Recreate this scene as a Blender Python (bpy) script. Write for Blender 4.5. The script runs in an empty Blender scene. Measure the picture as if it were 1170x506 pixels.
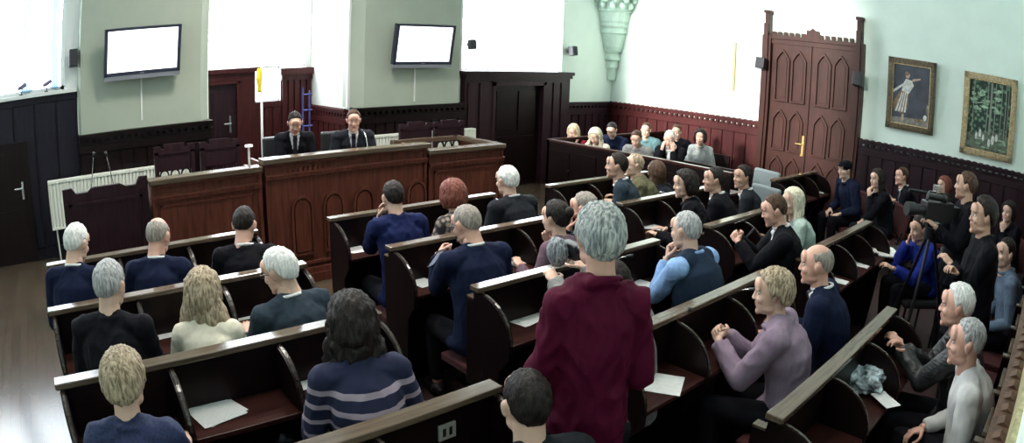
import bpy, math, random
import numpy as np
from mathutils import Vector, Matrix, noise

# ------------------------------------------------------------------ camera
CAM_H = 2.30
F_PX = 750.77          # lens: r = F * (t + K * t^3), t = angle off axis (a wide security-camera lens)
K_D = -0.072594
YAW, PITCH, ROLL = 0.72261, 0.25145, -0.032716
scene = bpy.context.scene
COL = scene.collection

def cam_axes():
    f = np.array([math.sin(YAW)*math.cos(PITCH), math.cos(YAW)*math.cos(PITCH), -math.sin(PITCH)])
    r = np.array([math.cos(YAW), -math.sin(YAW), 0.0])
    d = np.cross(f, r)
    c, s = math.cos(ROLL), math.sin(ROLL)
    return np.stack([c*r+s*d, -s*r+c*d, f])
CM = cam_axes()
cd = bpy.data.cameras.new('camera'); cam = bpy.data.objects.new('camera', cd); COL.objects.link(cam)
cam.matrix_world = Matrix(((CM[0][0], -CM[1][0], -CM[2][0], 0), (CM[0][1], -CM[1][1], -CM[2][1], 0),
                           (CM[0][2], -CM[1][2], -CM[2][2], CAM_H), (0, 0, 0, 1)))
cd.type = 'PANO'; cd.sensor_width = 36.0; cd.sensor_fit = 'HORIZONTAL'
cd.clip_start = 0.03; cd.clip_end = 200
cd.panorama_type = 'FISHEYE_LENS_POLYNOMIAL'
_t = np.linspace(0.01, 0.95, 200); _r = F_PX*(_t+K_D*_t**3)*36.0/1170.0
_A = np.stack([_r, _r**2, _r**3, _r**4], 1); _k = np.linalg.lstsq(_A, _t, rcond=None)[0]
cd.fisheye_fov = math.pi
cd.fisheye_polynomial_k0 = 0.0
for _i in range(4):
    setattr(cd, 'fisheye_polynomial_k%d' % (_i+1), -float(_k[_i]))
scene.camera = cam

def ray(px, py):
    x, y = (px-585)/F_PX, (py-253)/F_PX
    r = math.hypot(x, y)+1e-9; t = r
    for _ in range(20):
        t -= (t+K_D*t**3-r)/(1+3*K_D*t*t)
    s = math.sin(t)/r
    return CM.T @ np.array([x*s, y*s, math.cos(t)])
def atZ(px, py, z):
    d = ray(px, py); return d*((z-CAM_H)/d[2])+np.array([0, 0, CAM_H])
def atY(px, py, Y):
    d = ray(px, py); return d*(Y/d[1])+np.array([0, 0, CAM_H])
def atX(px, py, X):
    d = ray(px, py); return d*(X/d[0])+np.array([0, 0, CAM_H])

# ------------------------------------------------------------------ world, light, exposure
scene.view_settings.view_transform = 'Standard'; scene.view_settings.look = 'None'
scene.view_settings.gamma = 1.0; scene.view_settings.use_curve_mapping = False
scene.view_settings.exposure = 0.50
scene.cycles.use_denoising = True
try:
    scene.cycles.denoiser = 'OPENIMAGEDENOISE'
except Exception:
    pass
scene.cycles.max_bounces = 6; scene.cycles.diffuse_bounces = 3; scene.cycles.glossy_bounces = 3
scene.cycles.sample_clamp_indirect = 4.0; scene.cycles.caustics_reflective = False; scene.cycles.caustics_refractive = False
W = bpy.data.worlds.new('sky'); scene.world = W; W.use_nodes = True
W.node_tree.nodes['Background'].inputs[0].default_value = (0.80, 0.90, 1.0, 1)
W.node_tree.nodes['Background'].inputs[1].default_value = 1.5
WINDOW_E = 10.0        # daylight in the frosted windows of the front wall
SUN_E = 7.5
sl = bpy.data.lights.new('sun', 'SUN'); so = bpy.data.objects.new('sun', sl); COL.objects.link(so)
sl.energy = SUN_E; sl.angle = math.radians(5); sl.color = (1.0, 0.97, 0.9)
_el, _az = math.radians(12), math.radians(0)
_d = Vector((math.cos(_el)*math.cos(_az), math.cos(_el)*math.sin(_az), -math.sin(_el)))
so.rotation_euler = _d.to_track_quat('-Z', 'Y').to_euler()
so.location = (-6, 6.5, 6)
for _n, _x, _y, _e in (('fill_light_front', 2.8, 5.9, 130), ('fill_light_left', 1.4, 2.8, 30), ('fill_light_right', 5.6, 3.6, 45)):
    al = bpy.data.lights.new(_n, 'AREA'); ao = bpy.data.objects.new(_n, al); COL.objects.link(ao); al.shape = 'DISK'; al.size = 1.2; al.energy = _e; al.color = (1.0, 0.93, 0.84); al.spread = math.radians(110)
    ao.location = (_x, _y, 6.2)  # unseen overhead fill, added to warm the dais and brighten hair and shoulders

# ------------------------------------------------------------------ materials
MATS = {}
def _mat(name):
    m = bpy.data.materials.new(name); m.use_nodes = True
    nt = m.node_tree; b = nt.nodes['Principled BSDF']
    MATS[name] = m
    return m, nt, b
def plain(name, col, rough=0.6, metal=0.0, emit=None, es=1.0, spec=0.5, var=0.0, scale=8.0, bump=0.0, stretch=(1, 1, 1), sheen=0.0):
    if name in MATS: return MATS[name]
    m, nt, b = _mat(name)
    b.inputs['Base Color'].default_value = (*col, 1); b.inputs['Roughness'].default_value = rough
    b.inputs['Metallic'].default_value = metal; b.inputs['Specular IOR Level'].default_value = spec
    if sheen: b.inputs['Sheen Weight'].default_value = sheen
    if emit:
        b.inputs['Emission Color'].default_value = (*emit, 1); b.inputs['Emission Strength'].default_value = es
    if var or bump:
        tc = nt.nodes.new('ShaderNodeTexCoord'); mp = nt.nodes.new('ShaderNodeMapping'); mp.inputs['Scale'].default_value = stretch
        nz = nt.nodes.new('ShaderNodeTexNoise'); nz.inputs['Scale'].default_value = scale; nz.inputs['Detail'].default_value = 5
        nt.links.new(tc.outputs['Object'], mp.inputs['Vector']); nt.links.new(mp.outputs['Vector'], nz.inputs['Vector'])
        if var:
            cr = nt.nodes.new('ShaderNodeValToRGB')
            lo = tuple(max(0, c*(1-var)) for c in col); hi = tuple(min(1, c*(1+var)) for c in col)
            cr.color_ramp.elements[0].color = (*lo, 1); cr.color_ramp.elements[1].color = (*hi, 1)
            cr.color_ramp.elements[0].position = 0.35; cr.color_ramp.elements[1].position = 0.65
            nt.links.new(nz.outputs['Fac'], cr.inputs['Fac']); nt.links.new(cr.outputs['Color'], b.inputs['Base Color'])
        if bump:
            bp = nt.nodes.new('ShaderNodeBump'); bp.inputs['Strength'].default_value = bump; bp.inputs['Distance'].default_value = 0.01
            nt.links.new(nz.outputs['Fac'], bp.inputs['Height']); nt.links.new(bp.outputs['Normal'], b.inputs['Normal'])
    return m
def wood(name, col, rough=0.35, var=0.30, stretch=(12, 12, 1), scale=3.0, spec=0.22):
    return plain(name, col, rough, spec=spec, var=var, stretch=stretch, scale=scale, bump=0.08)
def hair(name, c1, c2, rough=0.55):
    if name in MATS: return MATS[name]
    m, nt, b = _mat(name); b.inputs['Roughness'].default_value = rough; b.inputs['Specular IOR Level'].default_value = 0.22
    tc = nt.nodes.new('ShaderNodeTexCoord'); mp = nt.nodes.new('ShaderNodeMapping'); mp.inputs['Scale'].default_value = (55, 55, 9)
    nz = nt.nodes.new('ShaderNodeTexNoise'); nz.inputs['Scale'].default_value = 1.6; nz.inputs['Detail'].default_value = 4; nz.inputs['Distortion'].default_value = 0.6
    cr = nt.nodes.new('ShaderNodeValToRGB'); cr.color_ramp.elements[0].position = 0.38; cr.color_ramp.elements[1].position = 0.62
    cr.color_ramp.elements[0].color = (*c1, 1); cr.color_ramp.elements[1].color = (*c2, 1)
    bp = nt.nodes.new('ShaderNodeBump'); bp.inputs['Strength'].default_value = 0.6; bp.inputs['Distance'].default_value = 0.006
    L = nt.links.new
    L(tc.outputs['Object'], mp.inputs['Vector']); L(mp.outputs['Vector'], nz.inputs['Vector']); L(nz.outputs['Fac'], cr.inputs['Fac'])
    L(cr.outputs['Color'], b.inputs['Base Color']); L(nz.outputs['Fac'], bp.inputs['Height']); L(bp.outputs['Normal'], b.inputs['Normal'])
    return m
def stripes(name, base, band, zs):
    """knitted cloth with horizontal bands at the heights zs (z0, z1) of the wearer"""
    if name in MATS: return MATS[name]
    m, nt, b = _mat(name); b.inputs['Roughness'].default_value = 0.9
    tc = nt.nodes.new('ShaderNodeTexCoord'); sp = nt.nodes.new('ShaderNodeSeparateXYZ'); nt.links.new(tc.outputs['Object'], sp.inputs[0])
    mr = nt.nodes.new('ShaderNodeMapRange'); mr.inputs['From Min'].default_value = 0.4; mr.inputs['From Max'].default_value = 1.2
    nt.links.new(sp.outputs['Z'], mr.inputs['Value'])
    cr = nt.nodes.new('ShaderNodeValToRGB'); cr.color_ramp.interpolation = 'CONSTANT'
    e = cr.color_ramp.elements; e[0].position = 0; e[0].color = (*base, 1); e[1].position = 0.999; e[1].color = (*base, 1)
    for z0, z1 in zs:
        a = e.new((z0-0.4)/0.8); a.color = (*band, 1); c = e.new((z1-0.4)/0.8); c.color = (*base, 1)
    nt.links.new(mr.outputs['Result'], cr.inputs['Fac']); nt.links.new(cr.outputs['Color'], b.inputs['Base Color'])
    return m
def blotch(name, c1, c2, scale=14):
    if name in MATS: return MATS[name]
    m, nt, b = _mat(name); b.inputs['Roughness'].default_value = 0.85
    tc = nt.nodes.new('ShaderNodeTexCoord'); nz = nt.nodes.new('ShaderNodeTexVoronoi'); nz.inputs['Scale'].default_value = scale
    cr = nt.nodes.new('ShaderNodeValToRGB'); cr.color_ramp.elements[0].position = 0.25; cr.color_ramp.elements[1].position = 0.5
    cr.color_ramp.elements[0].color = (*c1, 1); cr.color_ramp.elements[1].color = (*c2, 1)
    nt.links.new(tc.outputs['Object'], nz.inputs['Vector']); nt.links.new(nz.outputs['Distance'], cr.inputs['Fac']); nt.links.new(cr.outputs['Color'], b.inputs['Base Color'])
    return m
def lit(name, col, strength):
    if name in MATS: return MATS[name]
    m, nt, b = _mat(name)
    em = nt.nodes.new('ShaderNodeEmission'); em.inputs[0].default_value = (*col, 1); em.inputs[1].default_value = strength
    nt.links.new(em.outputs[0], nt.nodes['Material Output'].inputs[0])
    return m

PAINT = plain('mint_wall_paint', (0.80, 0.91, 0.83), 0.8, var=0.02, scale=3)
PAINT_PIER = plain('dimmed_sage_paint', (0.38, 0.42, 0.35), 0.8, var=0.03, scale=3)  # sage tint, darkened to stand for contrast with the bright windows beside it
PLASTER = plain('white_plaster', (0.80, 0.82, 0.78), 0.85)
STONE = plain('painted_stone', (0.62, 0.78, 0.67), 0.8, var=0.05, scale=10, bump=0.1)
DARKWOOD = wood('dark_oak', (0.006, 0.0022, 0.0026), 0.36)
PANELWOOD = wood('panel_oak', (0.022, 0.0085, 0.013), 0.42)
LITWOOD = wood('lit_red_oak', (0.050, 0.010, 0.010), 0.42)  # reddish tone of sunlit panelling put into the wood colour
DAISWOOD = wood('dais_oak', (0.110, 0.032, 0.021), 0.42, stretch=(10, 10, 1))
DOORWOOD = wood('door_oak', (0.032, 0.009, 0.006), 0.42)
RAILWOOD = wood('lit_rail_oak', (0.10, 0.072, 0.050), 0.15, spec=0.7, var=0.2, stretch=(1, 14, 14))  # paler than the benches: window reflection on the tops put into the colour
DESKWOOD = wood('desk_oak', (0.035, 0.012, 0.010), 0.28, stretch=(1, 14, 14))
BLACK = plain('black_plastic', (0.012, 0.012, 0.014), 0.4)
BLACKM = plain('black_metal', (0.02, 0.02, 0.022), 0.3, metal=0.6)
CHROME = plain('steel', (0.6, 0.6, 0.62), 0.25, metal=1.0)
WHITEP = plain('white_plastic', (0.75, 0.76, 0.74), 0.5)
RADW = plain('white_enamel', (0.80, 0.82, 0.74), 0.45)
PAPER = plain('white_paper', (0.72, 0.74, 0.74), 0.7, var=0.06, scale=30)
REDFAB = plain('red_upholstery', (0.05, 0.006, 0.008), 0.9, var=0.5, scale=60, bump=0.3)
BLUEWOOD = wood('flare_tinted_oak', (0.012, 0.010, 0.018), 0.45)  # bluish lens flare over the left panelling put into the wood colour
EDGEWOOD = wood('polished_glint_oak', (0.030, 0.020, 0.015), 0.15, spec=0.6)  # glossy, and paler than the panels for light caught along the edge
GREYFAB = plain('grey_leather', (0.13, 0.16, 0.165), 0.45, bump=0.1)
GILT = plain('gilt', (0.62, 0.46, 0.22), 0.35, metal=0.5, var=0.3, scale=30, bump=0.4)
BRASS = plain('brass', (0.7, 0.5, 0.2), 0.3, metal=1.0)

def floor_mat():
    m, nt, b = _mat('oak_parquet'); b.inputs['Roughness'].default_value = 0.20; b.inputs['Specular IOR Level'].default_value = 0.6
    tc = nt.nodes.new('ShaderNodeTexCoord'); br = nt.nodes.new('ShaderNodeTexBrick'); mp = nt.nodes.new('ShaderNodeMapping')
    mp.inputs['Rotation'].default_value = (0, 0, math.pi/2)
    br.inputs['Scale'].default_value = 1.0; br.inputs['Brick Width'].default_value = 0.9; br.inputs['Row Height'].default_value = 0.09
    br.inputs['Mortar Size'].default_value = 0.002; br.offset = 0.43
    br.inputs['Color1'].default_value = (0.085, 0.062, 0.044, 1); br.inputs['Color2'].default_value = (0.066, 0.048, 0.034, 1); br.inputs['Mortar'].default_value = (0.04, 0.025, 0.012, 1)
    nz = nt.nodes.new('ShaderNodeTexNoise'); nz.inputs['Scale'].default_value = 6; mx = nt.nodes.new('ShaderNodeMix'); mx.data_type = 'RGBA'; mx.blend_type = 'MULTIPLY'
    mx.inputs['Factor'].default_value = 0.35
    L = nt.links.new
    L(tc.outputs['Object'], mp.inputs['Vector']); L(mp.outputs['Vector'], br.inputs['Vector']); L(tc.outputs['Object'], nz.inputs['Vector'])
    L(br.outputs['Color'], mx.inputs['A']); L(nz.outputs['Color'], mx.inputs['B']); L(mx.outputs['Result'], b.inputs['Base Color'])
    return m
FLOORM = floor_mat()

# ------------------------------------------------------------------ mesh helpers
class MB:
    def __init__(s): s.v = []; s.f = []; s.mi = []
    def add(s, v, f, mi=0):
        o = len(s.v); s.v.extend([tuple(p) for p in v]); s.f.extend([tuple(i+o for i in q) for q in f]); s.mi.extend([mi]*len(f)); return s
    def box(s, x0, x1, y0, y1, z0, z1, mi=0, M=None):
        v = [(x0,y0,z0),(x1,y0,z0),(x1,y1,z0),(x0,y1,z0),(x0,y0,z1),(x1,y0,z1),(x1,y1,z1),(x0,y1,z1)]
        if M is not None: v = [M @ Vector(p) for p in v]
        return s.add(v, [(0,3,2,1),(4,5,6,7),(0,1,5,4),(1,2,6,5),(2,3,7,6),(3,0,4,7)], mi)
    def prism(s, pts, a, b, axis='y', mi=0):
        """extrude the outline pts (2-D) from a to b along an axis"""
        def P(p, t):
            return {'y': (p[0], t, p[1]), 'x': (t, p[0], p[1]), 'z': (p[0], p[1], t)}[axis]
        n = len(pts); v = [P(p, a) for p in pts]+[P(p, b) for p in pts]
        f = [tuple(range(n)), tuple(range(2*n-1, n-1, -1))]+[(i, (i+1) % n, n+(i+1) % n, n+i) for i in range(n)]
        return s.add(v, f, mi)
    def tube(s, pts, r, seg=8, mi=0):
        pts = [Vector(p) for p in pts]; n = len(pts); rr = r if isinstance(r, (list, tuple)) else [r]*n
        v = []; u = None
        for i, p in enumerate(pts):
            t = (pts[min(i+1, n-1)]-pts[max(i-1, 0)]).normalized()
            if u is None: u = t.orthogonal().normalized()
            else: u = (u-t*u.dot(t)).normalized()
            w = t.cross(u)
            for k in range(seg):
                a = 2*math.pi*k/seg; v.append(p+(u*math.cos(a)+w*math.sin(a))*rr[i])
        f = [(i*seg+k, i*seg+(k+1) % seg, (i+1)*seg+(k+1) % seg, (i+1)*seg+k) for i in range(n-1) for k in range(seg)]
        f += [tuple(range(seg-1, -1, -1)), tuple((n-1)*seg+k for k in range(seg))]
        return s.add(v, f, mi)
    def ball(s, c, r, seg=14, rings=9, mi=0, R=None):
        r = r if isinstance(r, (list, tuple)) else (r, r, r)
        v = []
        for i in range(1, rings):
            th = math.pi*i/rings
            for k in range(seg):
                a = 2*math.pi*k/seg; v.append((r[0]*math.sin(th)*math.cos(a), r[1]*math.sin(th)*math.sin(a), r[2]*math.cos(th)))
        v += [(0, 0, r[2]), (0, 0, -r[2])]
        if R is not None: v = [R @ Vector(p) for p in v]
        v = [(p[0]+c[0], p[1]+c[1], p[2]+c[2]) for p in v]
        f = [(i*seg+k, (i+1)*seg+k, (i+1)*seg+(k+1) % seg, i*seg+(k+1) % seg) for i in range(rings-2) for k in range(seg)]
        t, b = (rings-1)*seg, (rings-1)*seg+1
        f += [(t, k, (k+1) % seg) for k in range(seg)]+[(b, (rings-2)*seg+(k+1) % seg, (rings-2)*seg+k) for k in range(seg)]
        return s.add(v, f, mi)
    def cyl(s, c, r, h, seg=20, mi=0, r2=None):
        return s.tube([c, (c[0], c[1], c[2]+h)], [r, r if r2 is None else r2], seg, mi)
    def move(s, dx, dy, dz): s.v = [(p[0]+dx, p[1]+dy, p[2]+dz) for p in s.v]; return s
    def build(s, name, mats, parent=None, smooth=False, bevel=0.0, loc=None):
        me = bpy.data.meshes.new(name); me.from_pydata(s.v, [], s.f)
        mats = mats if isinstance(mats, (list, tuple)) else [mats]
        for m in mats: me.materials.append(m)
        if len(mats) > 1: me.polygons.foreach_set('material_index', s.mi)
        if smooth: me.polygons.foreach_set('use_smooth', [True]*len(s.f))
        me.update()
        o = bpy.data.objects.new(name, me); COL.objects.link(o)
        if parent is not None: o.parent = parent
        if loc is not None: o.location = loc
        if bevel:
            b = o.modifiers.new('bevel', 'BEVEL'); b.width = bevel; b.segments = 2; b.limit_method = 'ANGLE'
        return o
def tag(o, label=None, cat=None, group=None, kind=None):
    if label: o['label'] = label
    if cat: o['category'] = cat
    if group: o['group'] = group
    if kind: o['kind'] = kind
    return o
def empty(name, loc, rz=0.0, label=None, cat=None, group=None):
    o = bpy.data.objects.new(name, None); COL.objects.link(o); o.location = loc; o.rotation_euler = (0, 0, rz); o.empty_display_size = 0.1
    return tag(o, label, cat, group)
def struct(name, mb, m, **k): return tag(mb.build(name, m, **k), kind='structure')
def copy_tree(o, parent=None):
    c = o.copy(); COL.objects.link(c); c.parent = parent
    for ch in list(o.children): copy_tree(ch, c)
    return c
def dup(o, loc, rz, label=None, group=None):
    c = copy_tree(o); c.location = loc; c.rotation_euler = (0, 0, rz)
    if label: c['label'] = label
    if group: c['group'] = group
    return c
def arch(x0, x1, z0, z1, n=8, pointed=True):
    """outline of a lancet-arched panel"""
    w = x1-x0; cx = (x0+x1)/2; pts = [(x0, z0), (x1, z0)]; h = w*0.62; zs = z1-h
    for i in range(n+1):
        t = i/n; x = x1-t*w
        u = abs(x-cx)/(w/2)
        pts.append((x, zs+h*(max(0.0, 1-u**2)**0.5 if not pointed else (1-min(1.0, u)**1.5))))
    return pts
def arch_frame(mb, x0, x1, z0, z1, y0, y1, t=0.02, mi=0, n=8, pointed=True, axis='y'):
    a = arch(x0, x1, z0, z1, n, pointed); b = arch(x0+t, x1-t, z0+t, z1-t*1.3, n, pointed); k = len(a)
    def P(p, d): return (p[0], d, p[1]) if axis == 'y' else (d, p[0], p[1])
    v = [P(p, y0) for p in a]+[P(p, y0) for p in b]+[P(p, y1) for p in a]+[P(p, y1) for p in b]
    f = []
    for i in range(k):
        j = (i+1) % k
        f += [(i, j, k+j, k+i), (2*k+i, 3*k+i, 3*k+j, 2*k+j), (i, 2*k+i, 2*k+j, j), (k+i, k+j, 3*k+j, 3*k+i)]
    mb.add(v, f, mi)

# ------------------------------------------------------------------ the room
XW, YF, YB, XL, ZC = 10.25, 8.70, -0.12, -2.6, 6.6
CAPZ = 1.475
struct('floor', MB().box(XL-0.2, XW+0.2, YB-0.2, 10.4, -0.12, 0.0), FLOORM)
cpt = MB().box(1.49, 6.2, YB, 4.60, 0.0, 0.008).box(6.2, XW-0.05, YB, 3.9, 0.0, 0.008)
tag(cpt.build('carpet', blotch('dark_red_carpet', (0.035, 0.006, 0.007), (0.012, 0.002, 0.003), 40)), 'dark red carpet on the floor under the middle and right seating', 'carpet')
struct('ceiling', MB().box(XL-0.2, XW+0.2, YB-0.2, 10.4, ZC, ZC+0.1), PLASTER)
struct('wall_right', MB().box(XW, XW+0.2, YB-0.2, YF+0.2, 0, ZC), PAINT)
struct('wall_back', MB().box(XL-0.2, XW+0.2, YB-0.2, YB, 0, ZC), PAINT)
# unseen left wall; openings shaped to let sun onto the right wall
lw = MB()
lw.box(XL-0.2, XL, YB-0.2, 10.4, 0, 3.3).box(XL-0.2, XL, YB-0.2, 10.4, 6.3, ZC)
for a, b in ((YB-0.2, 3.6), (5.6, 5.9), (8.0, 10.4)): lw.box(XL-0.2, XL, a, b, 3.3, 6.3)
struct('wall_left', lw, PAINT)
lp = MB()
for a, b in ((3.6, 5.6), (5.9, 8.0)):
    lp.box(XL-0.12, XL-0.08, a, a+0.06, 1.0, 6.3).box(XL-0.12, XL-0.08, b-0.06, b, 1.0, 6.3).box(XL-0.12, XL-0.08, a, b, 4.8, 4.86).box(XL-0.12, XL-0.08, (a+b)/2-0.03, (a+b)/2+0.03, 1.0, 6.3)
struct('trim_1', lp, WHITEP)

# front wall, pieces around the three windows, and the alcove behind the dais
A0, A1, YA = 2.2, 4.4, 10.17
fw = MB()
fw.box(XL, A0, YF, YF+0.2, 0, 2.13).box(0.10, A0, YF, YF+0.2, 2.13, ZC)      # below and right of window_1
fw.box(XL, -2.3, YF, YF+0.2, 2.13, ZC).box(-2.3, 0.10, YF, YF+0.2, 5.2, ZC)
fw.box(A1, 6.45, YF, YF+0.2, 0, ZC).box(6.45, 8.78, YF, YF+0.2, 0, 2.02).box(6.45, 8.78, YF, YF+0.2, 5.2, ZC).box(8.78, XW, YF, YF+0.2, 0, ZC)
fw.box(A0, A1, YF, YF+0.2, 5.6, ZC)
struct('wall_front', fw, PAINT)
av = MB()
av.box(A0-0.2, A0, YF+0.2, YA+0.2, 0, 5.8).box(A1, A1+0.2, YF+0.2, YA+0.2, 0, 5.8).box(A0, A1, YF, YA+0.2, 5.6, 5.8)
av.box(A0, A1, YA, YA+0.2, 0, 1.55).box(A0, 2.45, YA, YA+0.2, 1.55, 5.6).box(2.45, 3.35, YA, YA+0.2, 1.55, 2.16).box(3.84, A1, YA, YA+0.2, 1.55, 2.13).box(4.3, A1, YA, YA+0.2, 2.13, 5.6).box(2.45, 4.3, YA, YA+0.2, 5.3, 5.6)
struct('wall_alcove', av, PLASTER)
DAY = lit('frosted_daylight', (0.86, 0.94, 1.0), WINDOW_E)
DAYB = lit('frosted_daylight_blue', (0.62, 0.86, 1.0), WINDOW_E*0.55)
def window(name, x0, x1, y, z0, z1, cols, mat, fr=0.05, sill=True):
    w = MB(); w.box(x0, x1, y+0.10, y+0.12, z0, z1)
    o = struct(name, w, mat)
    f = MB(); f.box(x0, x0+fr, y+0.05, y+0.10, z0, z1).box(x1-fr, x1, y+0.05, y+0.10, z0, z1).box(x0, x1, y+0.05, y+0.10, z1-fr, z1).box(x0, x1, y+0.05, y+0.10, z0, z0+fr)
    for c in cols: f.box(c-fr/2, c+fr/2, y+0.05, y+0.10, z0, z1)
    f.build('window_frame', WHITEP, o)
    return o
w1 = window('window_1', -2.3, 0.10, YF, 2.13, 5.2, [-1.35], DAY)
cm = MB()   # sheer curtain strips hanging in the left window
for xc, wd in ((-0.46, 0.16), (-0.04, 0.10), (-1.3, 0.18)):
    pts = [(xc-wd/2+wd*i/12, 0.02*math.sin(i*1.9)) for i in range(13)]
    v = [(p[0], YF+0.03+p[1], 2.16) for p in pts]+[(p[0], YF+0.03+p[1], 5.2) for p in pts]
    cm.add(v, [(i, i+1, 14+i, 13+i) for i in range(12)])
sh = plain('pale_blue_sheer', (0.45, 0.70, 0.90), 0.8); _n = sh.node_tree; _t1 = _n.nodes.new('ShaderNodeBsdfTranslucent'); _t1.inputs[0].default_value = (0.16, 0.27, 0.36, 1)
_t2 = _n.nodes.new('ShaderNodeBsdfTransparent'); _t2.inputs[0].default_value = (0.05, 0.08, 0.10, 1); _mx = _n.nodes.new('ShaderNodeMixShader'); _mx.inputs[0].default_value = 0.25
_n.links.new(_t1.outputs[0], _mx.inputs[1]); _n.links.new(_t2.outputs[0], _mx.inputs[2]); _n.links.new(_mx.outputs[0], _n.nodes['Material Output'].inputs[0])
cu = cm.build('curtain', sh, None, smooth=True)
tag(cu, 'pale blue sheer curtain strips hanging in the window at far left', 'curtain')
window('window_2', 2.45, 4.30, YA, 2.16, 5.3, [], DAY, fr=0.02)
window('window_3', 3.35, 3.84, YA, 1.60, 2.16, [], DAY, fr=0.02)
window('window_4', 6.45, 8.78, YF, 2.06, 5.2, [], DAY, fr=0.02)
struct('trim_2', MB().box(-2.35, 0.28, YF-0.10, YF+0.06, 2.085, 2.13).box(0.10, 0.29, YF-0.03, YF, 2.13, 5.2), WHITEP)
# piers carrying the screens
struct('wall_pier_left', MB().prism([(0.29, YF-0.02), (0.33, YF-0.16), (2.05, YF-0.16), (2.20, YF+0.02), (2.20, YF+0.2), (0.29, YF+0.2)], 1.53, ZC, 'z'), PAINT_PIER)
struct('wall_pier_centre', MB().prism([(4.38, YF+0.2), (4.38, YF-0.0), (4.56, YF-0.16), (6.30, YF-0.16), (6.42, YF+0.02), (6.42, YF+0.2)], 1.53, ZC, 'z'), PAINT_PIER)
struct('trim_3', MB().box(4.355, 4.395, YF-0.02, YF+0.03, 1.53, ZC).box(6.40, 6.44, YF-0.03, YF+0.02, 1.53, ZC).box(0.285, 0.31, YF-0.05, YF, 1.53, ZC), WHITEP)

def cap(mb, x0, x1, y0, y1, z, out, d=0.09, axis='x', pitch=0.10, crown=True):
    """moulded wainscot cap with dentil blocks; out = direction it stands out from the wall"""
    if axis == 'x':      # runs along x, wall at y0, stands out by sign 'out'
        for z0, z1, dd in ((z-0.035, z, d), (z-0.07, z-0.035, d*0.75), (z-0.16, z-0.10, d*0.45)):
            a, b = sorted((y0, y0+out*dd)); mb.box(x0, x1, a, b, z0, z1)
        n = int((x1-x0)/pitch)
        for i in range(n):
            x = x0+(i+0.5)*(x1-x0)/n; a, b = sorted((y0, y0+out*d*0.9)); mb.box(x-pitch*0.22, x+pitch*0.22, a, b, z-0.11, z-0.07)
            a, b = sorted((y0+out*d*0.25, y0+out*d*0.8))
            if crown: mb.prism([(a, z), (b, z), ((a+b)/2, z+0.013)], x-pitch*0.27, x+pitch*0.27, 'x')
    else:
        for z0, z1, dd in ((z-0.035, z, d), (z-0.07, z-0.035, d*0.75), (z-0.16, z-0.10, d*0.45)):
            a, b = sorted((x0, x0+out*dd)); mb.box(a, b, y0, y1, z0, z1)
        n = int((y1-y0)/pitch)
        for i in range(n):
            y = y0+(i+0.5)*(y1-y0)/n; a, b = sorted((x0, x0+out*d*0.9)); mb.box(a, b, y-pitch*0.22, y+pitch*0.22, z-0.11, z-0.07)
            a, b = sorted((x0+out*d*0.25, x0+out*d*0.8)); mb.prism([(a, z), (b, z), ((a+b)/2, z+0.013)], y-pitch*0.27, y+pitch*0.27, 'y')
def boards(mb, axis, w, out, a0, a1, z0, z1, n, t=0.045, gap=0.034):
    """panelling: a backing and raised boards between fine grooves"""
    s = (a1-a0)/n
    def B(p, q, d, zz0, zz1):
        lo, hi = sorted((w, w+out*d))
        if axis == 'x': mb.box(p, q, lo, hi, zz0, zz1)
        else: mb.box(lo, hi, p, q, zz0, zz1)
    B(a0, a1, t*0.4, z0, z1)
    for i in range(n): B(a0+i*s+gap/2, a0+(i+1)*s-gap/2, t, z0+0.16, z1-0.10)
    B(a0, a1, t*1.5, z0, z0+0.14); B(a0, a1, t*1.3, z1-0.09, z1)
# right wall wainscot, in two lengths beside the double door
for n_, (y0, y1) in (('trim_4', (5.22, YF)), ('trim_5', (YB, 3.33))):
    m = MB(); boards(m, 'y', XW, -1, y0, y1, 0, CAPZ-0.15, int((y1-y0)/0.235)); cap(m, XW, XW, y0, y1, CAPZ, -1, axis='y', pitch=0.115)
    struct(n_, m, LITWOOD if n_ == 'trim_4' else PANELWOOD)  # one wainscot; sunlit and shaded lengths differ only in painted-in tone
m = MB(); boards(m, 'x', YB, 1, 0.9, XW, 0, CAPZ-0.15, 40); cap(m, 0.6, XW, YB, YB, CAPZ, 1, axis='x', d=0.085, pitch=0.095); struct('trim_6', m, wood('back_cap_oak', (0.10, 0.055, 0.04), 0.5))
struct('trim_7', MB().box(0.6, XW, YB, YB+0.02, CAPZ+0.0, CAPZ+0.10), wood('ochre_strip', (0.42, 0.38, 0.22), 0.6))
# front wall wainscot, left to right
m = MB(); boards(m, 'x', YF, -1, XL, 0.29, 0, 2.09, 9); struct('trim_8', m, BLUEWOOD)
m = MB(); boards(m, 'x', YF-0.16, -1, 0.29, A0, 0, 1.38, 10); cap(m, 0.29, A0, YF-0.16, 0, 1.53, -1, crown=False)
m.box(0.30, A0, YF-0.16, YF+0.1, 0, 1.53); struct('trim_9', m, DARKWOOD)
m = MB(); boards(m, 'x', YF-0.16, -1, A1, 6.42, 0, 1.38, 12); cap(m, A1, 6.42, YF-0.16, 0, 1.53, -1, crown=False); m.box(A1, 6.42, YF-0.16, YF, 0, 1.53); struct('trim_10', m, DARKWOOD)
m = MB(); boards(m, 'x', YF, -1, 8.86, XW, 0, CAPZ-0.15, 7); cap(m, 8.86, XW, YF, 0, CAPZ, -1, crown=False); struct('trim_11', m, PANELWOOD)
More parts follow.
